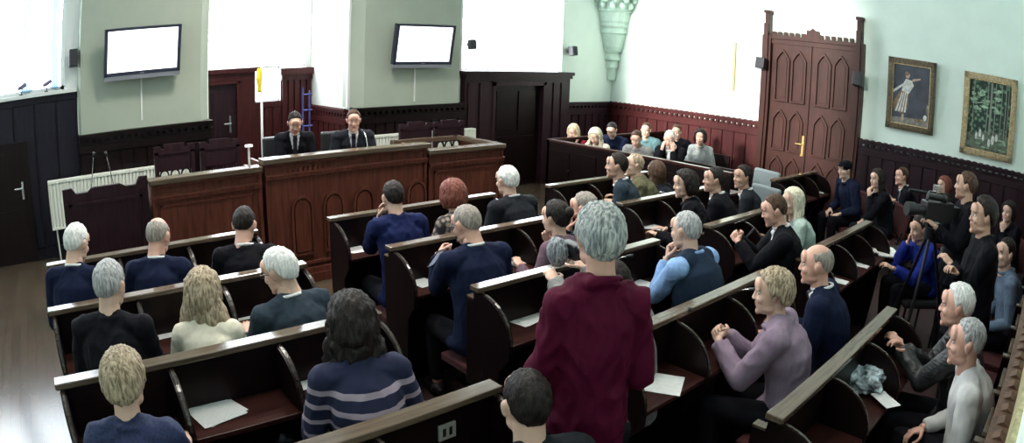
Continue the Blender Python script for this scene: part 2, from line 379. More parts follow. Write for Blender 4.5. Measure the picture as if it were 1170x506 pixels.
# the tall panelled block with a doorway
m = MB()
x0, x1, zt = 6.42, 8.86, 2.05; yb = YF-0.16
m.box(x0, 7.05, yb, YF, 0, zt-0.1).box(8.15, x1, yb, YF, 0, zt-0.1).box(7.05, 8.15, yb, YF, 1.80, zt-0.1)
m.box(x0-0.03, x1+0.04, yb-0.08, YF, zt-0.06, zt).box(x0-0.01, x1+0.02, yb-0.045, YF, zt-0.12, zt-0.06)
for a, b in ((6.48, 6.66), (6.72, 6.98), (8.22, 8.36), (8.42, 8.56), (8.62, 8.78)): m.box(a, b, yb-0.025, yb, 0.15, zt-0.2)
m.box(6.98, 7.05, yb-0.04, yb, 0, 1.86).box(8.15, 8.22, yb-0.04, yb, 0, 1.86).box(6.98, 8.22, yb-0.04, yb, 1.80, 1.88)
struct('trim_12', m, PANELWOOD)
d3 = struct('door_1', MB().box(7.05, 8.15, YF-0.08, YF-0.03, 0, 1.80).box(7.15, 8.05, YF-0.10, YF-0.08, 0.2, 0.9).box(7.15, 7.55, YF-0.10, YF-0.08, 1.0, 1.7).box(7.65, 8.05, YF-0.10, YF-0.08, 1.0, 1.7), DARKWOOD)
# low door in the panelling at far left
d2 = struct('door_2', MB().box(-1.25, -0.48, YF-0.085, YF-0.05, 0.0, 1.55).box(-1.15, -0.58, YF-0.095, YF-0.085, 0.15, 0.7).box(-1.15, -0.58, YF-0.095, YF-0.085, 0.85, 1.45), DARKWOOD)
MB().tube([(-0.60, YF-0.09, 0.97), (-0.60, YF-0.14, 0.97), (-0.72, YF-0.14, 0.97)], 0.012).box(-0.615, -0.585, YF-0.10, YF-0.085, 0.82, 1.05).build('door_handle', CHROME, d2)
# alcove: door with casing, lower panelling, tall panel, side panelling
m = MB()
m.box(2.20, 2.54, YA-0.10, YA, 0, 2.10).box(3.05, 3.36, YA-0.10, YA, 0, 2.10).box(2.54, 3.05, YA-0.10, YA, 1.93, 2.10)
m.box(2.18, 3.42, YA-0.17, YA, 2.10, 2.17).box(2.50, 2.56, YA-0.14, YA-0.10, 0, 1.97).box(3.03, 3.09, YA-0.14, YA-0.10, 0, 1.97).box(2.50, 3.09, YA-0.14, YA-0.10, 1.93, 1.99)
struct('trim_13', m, LITWOOD)
d1 = struct('door_3', MB().box(2.56, 3.03, YA-0.06, YA-0.02, 0, 1.93).box(2.64, 2.95, YA-0.075, YA-0.06, 1.1, 1.8).box(2.64, 2.95, YA-0.075, YA-0.06, 0.2, 0.95), PANELWOOD)
MB().tube([(2.92, YA-0.07, 1.30), (2.92, YA-0.13, 1.30), (2.80, YA-0.13, 1.30)], 0.014).box(2.905, 2.935, YA-0.085, YA-0.06, 1.15, 1.42).build('door_handle', CHROME, d1)
m = MB(); boards(m, 'x', YA, -1, 3.36, 3.84, 0, 1.60, 3); boards(m, 'x', YA, -1, 3.84, 4.4, 0, 2.02, 5, t=0.06, gap=0.035); m.box(3.80, 4.4, YA-0.14, YA, 2.02, 2.13)
struct('trim_14', m, LITWOOD)
m = MB(); boards(m, 'y', A1, -1, YF+0.02, YA, 0, 1.35, 7); cap(m, A1, A1, YF+0.02, YA, 1.50, -1, axis='y'); struct('trim_15', m, LITWOOD)

# double door in the right wall
dx = XW-0.02
m = MB()
for yc in (5.12, 3.38):          # posts with stepped finials
    m.box(XW-0.14, XW, yc-0.085, yc+0.085, 0, 3.0).box(XW-0.18, XW, yc-0.04, yc+0.04, 0, 3.2).box(XW-0.12, XW-0.02, yc-0.045, yc+0.045, 3.0, 3.38).box(XW-0.15, XW, yc-0.06, yc+0.06, 3.38, 3.43)
m.box(XW-0.10, XW, 3.46, 5.04, 2.86, 2.96)
m.box(XW-0.13, XW, 3.46, 5.04, 2.94, 3.0)
for i in range(14):
    y = 3.50+i*0.113
    if abs(y-4.25) > 0.13: m.box(XW-0.11, XW-0.04, y, y+0.06, 3.0, 3.07)
m.prism([(4.10, 3.0), (4.40, 3.0), (4.40, 3.06), (4.36, 3.06), (4.36, 3.13), (4.30, 3.13), (4.25, 3.17), (4.20, 3.13), (4.14, 3.13), (4.14, 3.06), (4.10, 3.06)], XW-0.12, XW-0.04, 'x')
struct('trim_16', m, DOORWOOD)
dr = struct('door_4', MB().box(XW-0.05, XW-0.01, 3.46, 5.04, 0, 2.88), DOORWOOD)
for a, b in ((3.48, 4.235), (4.265, 5.02)):
    m = MB(); m.box(XW-0.085, XW-0.05, a, b, 0.0, 2.86)
    w = (b-a)
    for (z0, z1) in ((0.18, 0.95), (1.05, 1.75), (1.88, 2.76)):
        for k in range(2):
            y0 = a+w*(0.10+k*0.42); y1 = y0+w*0.37
            arch_frame(m, y0, y1, z0, z1, XW-0.135, XW-0.083, 0.030, axis='x')
            m.prism(arch(y0+0.07, y1-0.07, z0+0.07, z1-0.10), XW-0.10, XW-0.084, 'x')
            m.ball((XW-0.10, (y0+y1)/2, z1-0.02), 0.025)
    m.build('door_leaf', DOORWOOD, dr, bevel=0.004)
MB().box(XW-0.10, XW-0.085, 4.30, 4.35, 1.02, 1.36).tube([(XW-0.09, 4.325, 1.22), (XW-0.15, 4.325, 1.22), (XW-0.15, 4.44, 1.22)], 0.014).build('door_handle', BRASS, dr)

# corner corbel
m = MB(); prof = [(1.92, 0.10), (2.16, 0.125), (2.17, 0.16), (2.22, 0.16), (2.30, 0.15), (2.34, 0.21), (2.40, 0.20), (2.46, 0.17), (2.52, 0.24), (2.56, 0.25), (2.60, 0.27), (2.86, 0.33), (2.88, 0.37), (2.93, 0.37), (2.97, 0.34), (3.02, 0.39), (3.08, 0.38), (3.12, 0.41), (3.30, 0.44), (3.32, 0.50), (3.36, 0.47), (3.80, 0.56), (3.84, 0.66), (4.0, 0.66)]
ccx, ccy = XW-0.06, YF-0.02
seg = 16
v = []; f = []
for z, r in prof:
    for k in range(seg):
        a = 2*math.pi*(k+0.5)/seg; r8 = r*math.cos(math.pi/8)/math.cos(((a % (math.pi/4))-math.pi/8))
        v.append((ccx+r8*math.cos(a), ccy+r8*math.sin(a), z))
for i in range(len(prof)-1):
    for k in range(seg): f.append((i*seg+k, i*seg+(k+1) % seg, (i+1)*seg+(k+1) % seg, (i+1)*seg+k))
f.append(tuple(range(seg-1, -1, -1))); f.append(tuple((len(prof)-1)*seg+k for k in range(seg)))
m.add(v, f)
for k in range(16):
    a = 2*math.pi*k/16
    for z, rr, s in ((3.43, 0.50, 0.055), (3.56, 0.535, 0.06), (3.68, 0.575, 0.05)):
        m.ball((ccx+rr*math.cos(a+z), ccy+rr*math.sin(a+z), z), (s, s, s*1.3), 8, 6)
struct('trim_17', m, STONE)
# radiator pipe / hanging rod on right wall
tag(MB().tube([(XW-0.03, 5.82, 1.95), (XW-0.03, 5.82, 2.83)], 0.022).tube([(XW, 5.82, 2.80), (XW-0.03, 5.82, 2.80)], 0.01).tube([(XW, 5.82, 2.0), (XW-0.03, 5.82, 2.0)], 0.01).build('hanging_rod', BRASS), 'thin brass coloured rod fixed upright on the bright wall left of the double door', 'rod')

# ------------------------------------------------------------------ wall screens
def tv(cx, cz, w, h, tilt, ydist, label):
    t = empty('television', (cx, YF-0.16, cz), 0, label, 'television')
    R = Matrix.Translation((0, -ydist, 0)) @ Matrix.Rotation(tilt, 4, 'X')
    def B(mb, *a): mb.box(*a, M=R); return mb
    m = MB(); fr = 0.045
    B(m, -w/2, w/2, -0.01, 0.055, -h/2, h/2); B(m, -w/2, -w/2+fr, -0.03, 0, -h/2, h/2); B(m, w/2-fr, w/2, -0.03, 0, -h/2, h/2); B(m, -w/2, w/2, -0.03, 0, h/2-fr*0.7, h/2); B(m, -w/2, w/2, -0.03, 0, -h/2, -h/2+fr)
    m.build('housing', plain('dark_blue_grey_plastic', (0.03, 0.035, 0.06), 0.35), t)
    m = MB(); B(m, -w/2+fr, w/2-fr, -0.014, -0.011, -h/2+fr, h/2-fr*0.7); m.build('screen', lit('lit_screen', (0.97, 1.0, 1.0), 2.0), t)
    m = MB(); B(m, -w/2, w/2, -0.028, 0.02, -h/2-0.055, -h/2+0.002); B(m, -0.03, 0.03, -0.032, -0.02, -h/2+0.01, -h/2+0.022); m.build('speaker_bar', plain('silver_grey_plastic', (0.25, 0.26, 0.30), 0.4), t)
    MB().box(-0.15, 0.15, -ydist+0.05, 0.0, -0.12, 0.12).build('wall_bracket', BLACKM, t)
    return t
tv(1.19, 2.52, 1.06, 0.60, math.radians(8), 0.17, 'left wall television with a blank white screen beside the far left window')
tv(5.50, 2.47, 1.06, 0.62, math.radians(10), 0.17, 'right wall television with a blank white screen above the end of the dais')
for x, z0, lab in ((1.20, 1.62, 'left television'), (5.44, 1.58, 'right television')):
    tag(MB().box(x-0.012, x+0.012, YF-0.175, YF-0.16, z0, 2.2).build('cable_duct', WHITEP), 'thin white cable duct running down the wall under the '+lab, 'cable duct')
def speaker(loc, rz, lab, w=0.13, h=0.22, d=0.13, tilt=-0.15):
    t = empty('wall_speaker', loc, rz, lab, 'speaker')
    R = Matrix.Translation((0, -0.13, 0)) @ Matrix.Rotation(tilt, 4, 'X')
    m = MB(); m.box(-w/2, w/2, -d/2, d/2, -h/2, h/2, M=R); m.build('cabinet', BLACK, t, bevel=0.012)
    m = MB(); m.box(-w/2+0.012, w/2-0.012, -d/2-0.006, -d/2, -h/2+0.012, h/2-0.012, M=R); m.build('grille', plain('dark_grille', (0.03, 0.03, 0.035), 0.8, bump=0.6, scale=300), t)
    MB().box(-0.02, 0.02, -0.09, 0, -0.03, 0.03).build('bracket', BLACKM, t)
p = atY(82, 67, YF); speaker((p[0]+0.02, YF-0.02, p[2]), 0, 'small dark wall speaker beside the far left window')
p = atY(533, 51, YF); speaker((p[0], YF-0.02, p[2]), 0, 'small black wall speaker at the left edge of the bright front window', 0.11, 0.17, 0.12)
p = atY(649, 58, YF); speaker((p[0], YF, p[2]), 0, 'small black wall speaker left of the stone corner corbel', 0.13, 0.18, 0.13)
speaker((XW-0.14, 5.14, 2.49), -math.pi/2, 'black wall speaker on the left post of the double door', 0.17, 0.19, 0.15)
speaker((XW-0.14, 3.32, 2.42), -math.pi/2, 'black wall speaker on the right post of the double door', 0.17, 0.22, 0.15)

# ------------------------------------------------------------------ paintings
def painting(y0, y1, z0, z1, frame_mat, canvas, figs, label, tilt=0.03):
    w, h = abs(y1-y0), z1-z0
    t = empty('painting', (XW-0.02, (y0+y1)/2, z0), -math.pi/2, label, 'painting')
    R = Matrix.Rotation(tilt, 4, 'X')
    f = MB(); b = 0.09
    for d, o, hh in ((0.0, 0.0, 0.045), (0.028, 0.0, 0.065), (0.062, 0.0, 0.045)):
        a0, a1 = -w/2+d, w/2-d; c0, c1 = d, h-d; e = b-d
        f.box(a0, a0+e, -hh, 0, c0, c1, M=R).box(a1-e, a1, -hh, 0, c0, c1, M=R).box(a0, a1, -hh, 0, c0, c0+e, M=R).box(a0, a1, -hh, 0, c1-e, c1, M=R)
    for d, mi in ((0, 0),): pass
    f.build('frame', frame_mat, t, bevel=0.004)
    i = MB(); i.box(-w/2+b-0.012, -w/2+b+0.012, -0.05, -0.02, b, h-b, M=R).box(w/2-b-0.012, w/2-b+0.012, -0.05, -0.02, b, h-b, M=R).box(-w/2+b, w/2-b, -0.05, -0.02, b-0.012, b+0.012, M=R).box(-w/2+b, w/2-b, -0.05, -0.02, h-b-0.012, h-b+0.012, M=R)
    i.build('inner_moulding', GILT, t)
    c = MB(); c.box(-w/2+b, w/2-b, -0.025, -0.01, b, h-b, M=R)
    iw, ih = w-2*b, h-2*b; mats = [canvas]; k = 0
    for pts, col in figs:
        mats.append(col); k += 1
        vv = [R @ Vector((-iw/2+p[0]*iw, -0.0262-0.0004*k, b+p[1]*ih)) for p in pts]
        c.add(vv, [tuple(range(len(vv)))], k)
    c.build('canvas', mats, t)
    return t
pw = plain('painted_white', (0.62, 0.62, 0.58), 0.6, var=0.2, scale=20); pb = plain('painted_brown', (0.22, 0.13, 0.08), 0.6, var=0.4, scale=40)
pg = blotch('painted_forest', (0.16, 0.26, 0.17), (0.025, 0.045, 0.035), 14); pd = plain('painted_dark', (0.055, 0.06, 0.08), 0.6, var=0.3, scale=6)
pgr = plain('painted_ground', (0.20, 0.19, 0.17), 0.6, var=0.4, scale=14); pl = plain('painted_leaf', (0.30, 0.42, 0.30), 0.6, var=0.5, scale=18); pt = plain('painted_trunk', (0.22, 0.24, 0.20), 0.6)
psk = plain('painted_skin', (0.50, 0.34, 0.26), 0.6)
def blob(cx, cy, rx, ry, n=14, seed=0, amp=0.15):
    r = random.Random(seed); return [(cx+rx*math.cos(2*math.pi*i/n)*(1+amp*r.uniform(-1, 1)), cy+ry*math.sin(2*math.pi*i/n)*(1+amp*r.uniform(-1, 1))) for i in range(n)]
figs1 = [([(0, 0), (1, 0), (1, 0.14), (0, 0.10)], pgr),
         ([(0.22, 0.55), (0.44, 0.52), (0.42, 0.26), (0.30, 0.16), (0.06, 0.22), (0.02, 0.34)], pb)]
for k in range(4): figs1.append(([(0.25+k*0.045, 0.53), (0.275+k*0.045, 0.53), (0.14+k*0.08, 0.20), (0.09+k*0.08, 0.20)], pw))
figs1 += [([(0.24, 0.55), (0.44, 0.52), (0.56, 0.66), (0.50, 0.74), (0.34, 0.76), (0.27, 0.66)], pw), ([(0.50, 0.72), (0.72, 0.77), (0.74, 0.80), (0.52, 0.77)], psk),
          ([(0.02, 0.50), (0.28, 0.64), (0.28, 0.68), (0.02, 0.55)], pw), (blob(0.39, 0.82, 0.055, 0.05), psk), (blob(0.365, 0.85, 0.06, 0.035), pb), ([(0.28, 0.16), (0.34, 0.17), (0.33, 0.06), (0.28, 0.06)], psk), (blob(0.72, 0.10, 0.09, 0.03, seed=3), pb), (blob(0.9, 0.16, 0.05, 0.05, seed=5), pw), (blob(0.95, 0.3, 0.03, 0.09, seed=5), pgr)]
painting(2.85, 2.00, 1.74, 2.86, plain('dark_gilt', (0.12, 0.085, 0.05), 0.4, metal=0.3, var=0.4, scale=30), pd, figs1, 'left painting in dark and gilt frame of a dancing figure in white')
figs2 = [([(0, 0), (1, 0), (1, 0.26), (0.6, 0.30), (0, 0.22)], plain('painted_pond', (0.10, 0.13, 0.09), 0.5, var=0.5, scale=12))]
for i, (x, w) in enumerate(((0.52, 0.045), (0.44, 0.02), (0.62, 0.02), (0.76, 0.015), (0.86, 0.02), (0.92, 0.014), (0.12, 0.02))): figs2.append(([(x-w/2, 0.24), (x+w/2, 0.24), (x+w/2+0.01, 0.98), (x-w/2+0.01, 0.98)], pt))
rr = random.Random(4)
for i in range(16): figs2.append((blob(rr.uniform(0.08, 0.75), rr.uniform(0.55, 0.93), rr.uniform(0.04, 0.10), rr.uniform(0.015, 0.035), seed=i, amp=0.4), pl))
for i in range(8): figs2.append((blob(rr.uniform(0.1, 0.9), rr.uniform(0.05, 0.2), rr.uniform(0.05, 0.12), 0.008, seed=i), pl))
for x, z, s in ((0.32, 0.24, 1), (0.24, 0.2, 0.8), (0.40, 0.19, 0.8), (0.62, 0.18, 1.1), (0.54, 0.13, 0.9), (0.70, 0.22, 0.9)):
    figs2.append((blob(x, z, 0.035*s, 0.06*s, seed=int(x*100)), pw))
painting(1.50, 0.55, 1.58, 2.82, plain('wide_gilt', (0.45, 0.34, 0.20), 0.4, metal=0.4, var=0.3, scale=30), pg, figs2, 'right painting in wide gilt frame of pale figures below forest trees')

# ------------------------------------------------------------------ dais
PY = 5.98
struct('trim_18', MB().box(0.0, 5.6, 6.55, YF-0.16, 0, 0.33), DARKWOOD)     # platform behind the dais
def dais_section(x0, x1, zt, arches, label, depth=0.50, yf=PY, mat=DAISWOOD, frieze=True, panels=0):
    t = empty('dais_desk', (x0, yf, 0), 0, label, 'desk')
    w = x1-x0
    m = MB(); m.box(0, w, 0.02, 0.06, 0, zt-0.05)
    m.box(0, 0.035, 0.0, depth, 0, zt-0.05).box(w-0.035, w, 0.0, depth, 0, zt-0.05)
    m.box(-0.0, w, -0.03, 0.02, 0, 0.10).box(0, w, -0.02, 0.02, 0.10, 0.16).box(0, w, -0.012, 0.02, 0.20, 0.23)
    if frieze: m.box(0, w, -0.02, 0.02, zt-0.21, zt-0.18).box(0, w, -0.03, 0.02, zt-0.18, zt-0.16)
    m.box(0, w, -0.015, 0.02, zt-0.08, zt-0.05)
    m.build('front_panel', mat, t, bevel=0.003)
    for c in arches:
        a = MB(); arch_frame(a, c-x0-0.125, c-x0+0.125, 0.30, 0.93, -0.012, 0.022, 0.022, pointed=False, n=12); a.prism(arch(c-x0-0.085, c-x0+0.085, 0.34, 0.88, 12, False), -0.004, 0.022, 'y'); a.build('arched_panel', mat, t)
    for k in range(panels):
        a = MB(); px0 = 0.08+k*(w-0.08)/panels; px1 = px0+(w-0.08)/panels-0.08
        for (q0, q1, r0, r1) in ((px0, px1, 0.32, 0.34), (px0, px1, zt-0.27, zt-0.25), (px0, px0+0.02, 0.32, zt-0.25), (px1-0.02, px1, 0.32, zt-0.25)): a.box(q0, q1, 0.0, 0.022, r0, r1)
        a.build('flat_panel', mat, t)
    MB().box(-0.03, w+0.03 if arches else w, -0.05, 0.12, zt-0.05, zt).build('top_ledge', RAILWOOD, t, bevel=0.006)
    MB().box(0.02, w-0.02, 0.06, depth, zt-0.30, zt-0.26).build('worktop', DESKWOOD, t)
    return t
D = dais_section(2.08, 3.99, 1.33, [2.47, 2.83, 3.19, 3.55, 3.86], 'tall central dais desk of red brown wood with arched front panels')
m = MB()
for i in range(8): m.prism([(0.25+i*0.055, 1.165+0.0), (0.29+i*0.055, 1.165), (0.29+i*0.055, 1.20), (0.27+i*0.055, 1.22), (0.25+i*0.055, 1.20)], -0.012, 0.022, 'y')
m.build('carved_frieze', DAISWOOD, D)
D2 = dais_section(4.02, 5.10, 1.25, [], 'lower right wing of the dais with a plain panelled front', depth=0.85, panels=1)
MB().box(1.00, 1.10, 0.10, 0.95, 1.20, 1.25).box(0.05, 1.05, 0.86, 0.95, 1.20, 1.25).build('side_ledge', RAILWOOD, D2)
dais_section(0.90, 2.04, 1.27, [], 'lower left wing of the dais with a carved frieze', panels=1)
# screen-like desk with an ogee-cut top at far left
t = empty('clerk_desk', (-0.01, PY+0.05, 0), 0, 'dark wooden desk with cut-corner top rail left of the dais in front of the radiator', 'desk')
m = MB(); m.prism([(0.0, 0.0), (0.88, 0.0), (0.88, 1.31), (0.80, 1.31), (0.76, 1.24), (0.66, 1.24), (0.60, 1.27), (0.30, 1.27), (0.26, 1.235), (0.14, 1.235), (0.10, 1.29), (0.0, 1.29)], 0, 0.05, 'y')
m.box(0.06, 0.82, -0.012, 0, 0.3, 0.33).box(0.06, 0.82, -0.012, 0, 1.12, 1.15).box(0.06, 0.09, -0.012, 0, 0.3, 1.15).box(0.79, 0.82, -0.012, 0, 0.3, 1.15)
m.build('front_panel', PANELWOOD, t)
for x in (0.0, 0.83): MB().box(x, x+0.05, 0.05, 0.5, 0, 1.0).build('side_panel', PANELWOOD, t)
MB().box(0, 0.88, 0.05, 0.52, 0.98, 1.02).build('desktop', DESKWOOD, t)

# radiators
def radiator(x0, x1, y, z0, z1, label):
    t = empty('radiator', (x0, y, z0), 0, label, 'radiator'); w = x1-x0; h = z1-z0
    m = MB(); n = max(4, int(w/0.05))
    for i in range(n):
        x = i*w/n; m.box(x+0.008, x+w/n-0.004, -0.05, 0.05, 0.03, h-0.03)
    m.box(0, w, -0.03, 0.03, 0.05, h-0.05)
    m.build('fins', RADW, t)
    m = MB(); m.box(0, w, -0.06, 0.06, h-0.03, h).box(0, w, -0.06, 0.06, 0, 0.03).box(-0.012, 0.0, -0.06, 0.06, 0, h).box(w, w+0.012, -0.06, 0.06, 0, h); m.build('casing', RADW, t)
    MB().tube([(0.05, 0, 0), (0.05, 0, -z0+(0.33 if x0 > 0 else 0.0))], 0.012).build('pipe', RADW, t)
radiator(-0.20, 1.80, YF-0.30, 0.42, 1.03, 'long white radiator at far left behind the left dais wing')
radiator(4.62, 6.50, YF-0.30, 0.50, 1.12, 'white radiator behind the right dais wing below the right television')

# carved armchairs behind the dais
def gothic_chair(label, loc, rz=0):
    t = empty('carved_chair', loc, rz, label, 'chair')
    m = MB()
    w = 0.50
    for x in (-w/2, w/2-0.05): m.box(x, x+0.05, -0.02, 0.03, 0, 1.00)
    m.build('back_post', PANELWOOD, t)
    m = MB(); m.box(-w/2+0.05, w/2-0.05, -0.01, 0.02, 0.78, 0.98)
    m.prism([(-w/2, 0.98), (w/2, 0.98), (w/2, 1.06), (w/2-0.08, 1.06), (w/2-0.08, 1.03), (w/2-0.13, 1.03), (w/2-0.13, 1.08), (-w/2+0.13, 1.08), (-w/2+0.13, 1.03), (-w/2+0.08, 1.03), (-w/2+0.08, 1.06), (-w/2, 1.06)], -0.02, 0.03, 'y')
    m.build('crest_rail', PANELWOOD, t, bevel=0.006)
    m = MB()
    for i in range(3):
        a = -0.20+i*0.134; arch_frame(m, a, a+0.132, 0.55, 0.80, 0.0, 0.02, 0.016, pointed=False)
    m.build('arched_back', PANELWOOD, t)
    MB().box(-w/2, w/2, -0.48, 0.0, 0.42, 0.50).build('seat', REDFAB, t, bevel=0.02)
    for x in (-w/2+0.02, w/2-0.06): MB().box(x, x+0.04, -0.46, -0.42, 0, 0.42).build('leg', PANELWOOD, t)
    for x in (-w/2, w/2-0.04): MB().box(x, x+0.04, -0.42, 0.0, 0.66, 0.70).box(x, x+0.04, -0.42, -0.38, 0.42, 0.66).build('armrest', PANELWOOD, t)
for px, py, Y, rz, lab in ((199, 172, 7.35, 0.1, 'carved wooden armchair, leftmost behind the left dais wing'), (251, 163, 7.30, -0.1, 'carved wooden armchair below the alcove door handle'),
                           (475, 146, 7.30, 0.06, 'carved wooden armchair nearest the seated grey haired chairman'), (513, 142, 7.30, -0.06, 'carved wooden armchair at the right end of the dais')):
    p = atY(px, py, Y); gothic_chair(lab, (p[0], Y, 0.33))

# ------------------------------------------------------------------ bench desks
ROWY = {6: 3.45, 1: 4.58, 2: 3.65, 3: 2.715, 4: 1.79, 5: 0.86}
BLOCK = {'left': (-0.19, 1.48), 'middle': (2.12, 3.76), 'right': (4.48, 6.08), 'side': (7.20, 8.62)}
ORD = {1: 'front', 2: 'second', 3: 'third', 4: 'fourth', 5: 'rearmost', 6: 'short'}
def partition(mb, x, end, t=0.03):
    pts = [(-0.045, 1.0)]
    for i in range(11):
        a = i/10*math.pi/2; pts.append((-0.06-0.26*math.sin(a), 0.775+0.235*math.cos(a)))
    zb = 0.0 if end else 0.52
    pts += [(-0.32, 0.70), (-0.24, 0.60), (-0.20, zb), (-0.045, zb)]
    mb.prism(pts, x-t/2, x+t/2, 'x')
    edge = pts[1:12]
    for i in range(10):
        (y0, z0), (y1, z1) = edge[i], edge[i+1]
        mb.add([(x-0.007, y0, z0), (x+0.007, y0, z0), (x+0.007, y1, z1), (x-0.007, y1, z1),
                (x-0.007, y0, z0+0.006), (x+0.007, y0, z0+0.006), (x+0.007, y1-0.005, z1+0.005), (x-0.007, y1-0.005, z1+0.005)],
               [(0, 3, 2, 1), (4, 5, 6, 7), (0, 1, 5, 4), (1, 2, 6, 5), (2, 3, 7, 6), (3, 0, 4, 7)], 1)
def seats(t, w, y0, xs, sw=0.44):
    for x in xs:
        m = MB(); m.box(x-sw/2, x+sw/2, y0, y0+0.025, 0.58, 0.93); m.box(x-sw/2+0.08, x+sw/2-0.08, y0-0.003, y0+0.033, 0.93, 0.955, mi=1)  # cap in the paler lit tone of the rails
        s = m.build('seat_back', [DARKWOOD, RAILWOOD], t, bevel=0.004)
        MB().box(x-sw/2, x+sw/2, y0+0.02, y0+0.38, 0.40, 0.455).build('seat_cushion', REDFAB, s, bevel=0.012)
def bench(block, row, xs=None):
    x0, x1 = BLOCK[block]; w = x1-x0; n = 3
    t = empty('bench_desk', (x0, ROWY[row], 0), 0, 'dark wooden bench desk, %s row of the %s seating block' % (ORD[row], block), 'bench desk', 'bench desks in rows facing the dais')
    m = MB(); m.box(0, w, -0.045, -0.005, 0.04, 1.02).box(0, w, -0.06, 0.01, 0, 0.07)
    s = w/n
    for i in range(n): m.box(i*s+0.06, (i+1)*s-0.06, -0.008, 0.0, 0.15, 0.52)
    if row in (2, 3, 4, 5):
        for i in range(n+1): x = min(max(0.025, w*i/n), w-0.025); m.box(x-0.022, x+0.022, -0.01, 0.06, 0.40, 0.955); m.box(x-0.024, x+0.024, 0.0, 0.062, 0.955, 0.967, mi=1)  # post tops in the paler lit tone of the rails
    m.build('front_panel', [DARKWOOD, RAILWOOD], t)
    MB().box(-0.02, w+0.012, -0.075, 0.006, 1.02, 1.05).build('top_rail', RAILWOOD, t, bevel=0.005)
    m = MB(); m.box(0.015, w-0.015, -0.31, -0.045, 0.745, 0.772); m.build('desktop', DESKWOOD, t, bevel=0.004)
    for i in range(n+1):
        m = MB(); partition(m, 0.015+(w-0.03)*i/n, i in (0, n)); m.build('side_panel', [DARKWOOD, EDGEWOOD], t)
    if row in (2, 3, 4, 5):
        seats(t, w, 0.02, [s*(i+0.5) for i in range(n)])
    return t
for bl in ('left', 'middle', 'right'):
    for r in (1, 2, 3, 4, 5):
        if (bl, r) in (('left', 5), ('right', 5)): continue
        bench(bl, r)
t = bench('side', 6); t['label'] = 'short dark bench desk standing alone near the double door'
# wall seats behind the last rows
t = empty('wall_bench', (2.0, YB+0.06, 0), 0, 'row of dark folding seats fixed along the panelled back wall', 'bench')
seats(t, 0, 0.0, [0.35+0.56*i for i in range(7)])
m = MB()
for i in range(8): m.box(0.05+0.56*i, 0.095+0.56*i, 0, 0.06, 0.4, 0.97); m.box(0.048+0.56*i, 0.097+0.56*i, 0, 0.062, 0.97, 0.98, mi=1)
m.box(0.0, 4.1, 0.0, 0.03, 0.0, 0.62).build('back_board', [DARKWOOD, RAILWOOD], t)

# gallery box at the far corner
GX = 7.02
t = empty('gallery_box', (GX, 3.95, 0), 0, 'long dark wooden gallery front before the seats along the far right wall', 'gallery')
L_ = 7.20-3.95
m = MB(); m.box(0, 0.045, 0, L_, 0, 1.02).box(0, 3.2, L_-0.045, L_, 0, 1.02)
for i in range(6): m.box(-0.012, 0, 0.06+i*L_/6, (i+1)*L_/6-0.06, 0.15, 0.9)
for i in range(6): m.ball((-0.016, i*L_/6+0.05, 0.62), 0.022)
m.build('front_panel', DARKWOOD, t)
MB().box(-0.02, 0.07, -0.02, L_+0.01, 1.02, 1.055).box(-0.02, 3.2, L_-0.06, L_+0.012, 1.02, 1.055).build('top_rail', DESKWOOD, t, bevel=0.005)
MB().box(0.05, 0.36, 0.0, L_-0.05, 0.745, 0.775).build('desktop', DESKWOOD, t)
t = empty('gallery_bench', (7.66, 3.95, 0), 0, 'dark wooden bench seat behind the front rail of the gallery', 'bench')
MB().box(0, 0.42, 0, 3.1, 0.40, 0.45).box(0.38, 0.42, 0, 3.1, 0.45, 0.92).box(0.02, 0.38, 0.02, 3.08, 0, 0.40).build('seat', DARKWOOD, t)
t = empty('gallery_bench', (8.78, 3.95, 0), 0, 'dark wooden bench seat along the wall at the back of the gallery', 'bench')
MB().box(0, 0.52, 1.3, 3.15, 0.40, 0.45).box(0.48, 0.52, 1.3, 3.15, 0.45, 0.92).box(0.02, 0.48, 1.32, 3.13, 0, 0.40).build('seat', DARKWOOD, t)

# ------------------------------------------------------------------ people
def ew(o):
    dg = bpy.context.evaluated_depsgraph_get(); e = o.evaluated_get(dg); me = e.to_mesh()
    n = len(me.vertices); v = np.empty(n*3); me.vertices.foreach_get('co', v)
    f = [tuple(p.vertices) for p in me.polygons]; e.to_mesh_clear(); return v.reshape(-1, 3), f
def remesh(mbs, vox, smooth=2):
    """mbs: list of MB; fuse the pieces of each into one smooth skin; returns [(verts, faces)]"""
    tmp = []
    for mb in mbs:
        me = bpy.data.meshes.new('t'); me.from_pydata(mb.v, [], mb.f); o = bpy.data.objects.new('t', me); COL.objects.link(o)
        r = o.modifiers.new('r', 'REMESH'); r.mode = 'VOXEL'; r.voxel_size = vox; r.adaptivity = 0.0
        if smooth: s = o.modifiers.new('s', 'SMOOTH'); s.iterations = smooth; s.factor = 0.5
        tmp.append(o)
    bpy.context.view_layer.update(); out = [ew(o) for o in tmp]
    for o in tmp: me = o.data; bpy.data.objects.remove(o); bpy.data.meshes.remove(me)
    return out
def mkobj(name, v, f, mats, parent, mi=None, smooth=True):
    me = bpy.data.meshes.new(name); me.from_pydata(np.asarray(v).tolist(), [], f)
    for m in (mats if isinstance(mats, list) else [mats]): me.materials.append(m)
    if mi is not None: me.polygons.foreach_set('material_index', list(mi))
    if smooth: me.polygons.foreach_set('use_smooth', [True]*len(f))
    me.update(); o = bpy.data.objects.new(name, me); COL.objects.link(o); o.parent = parent; return o

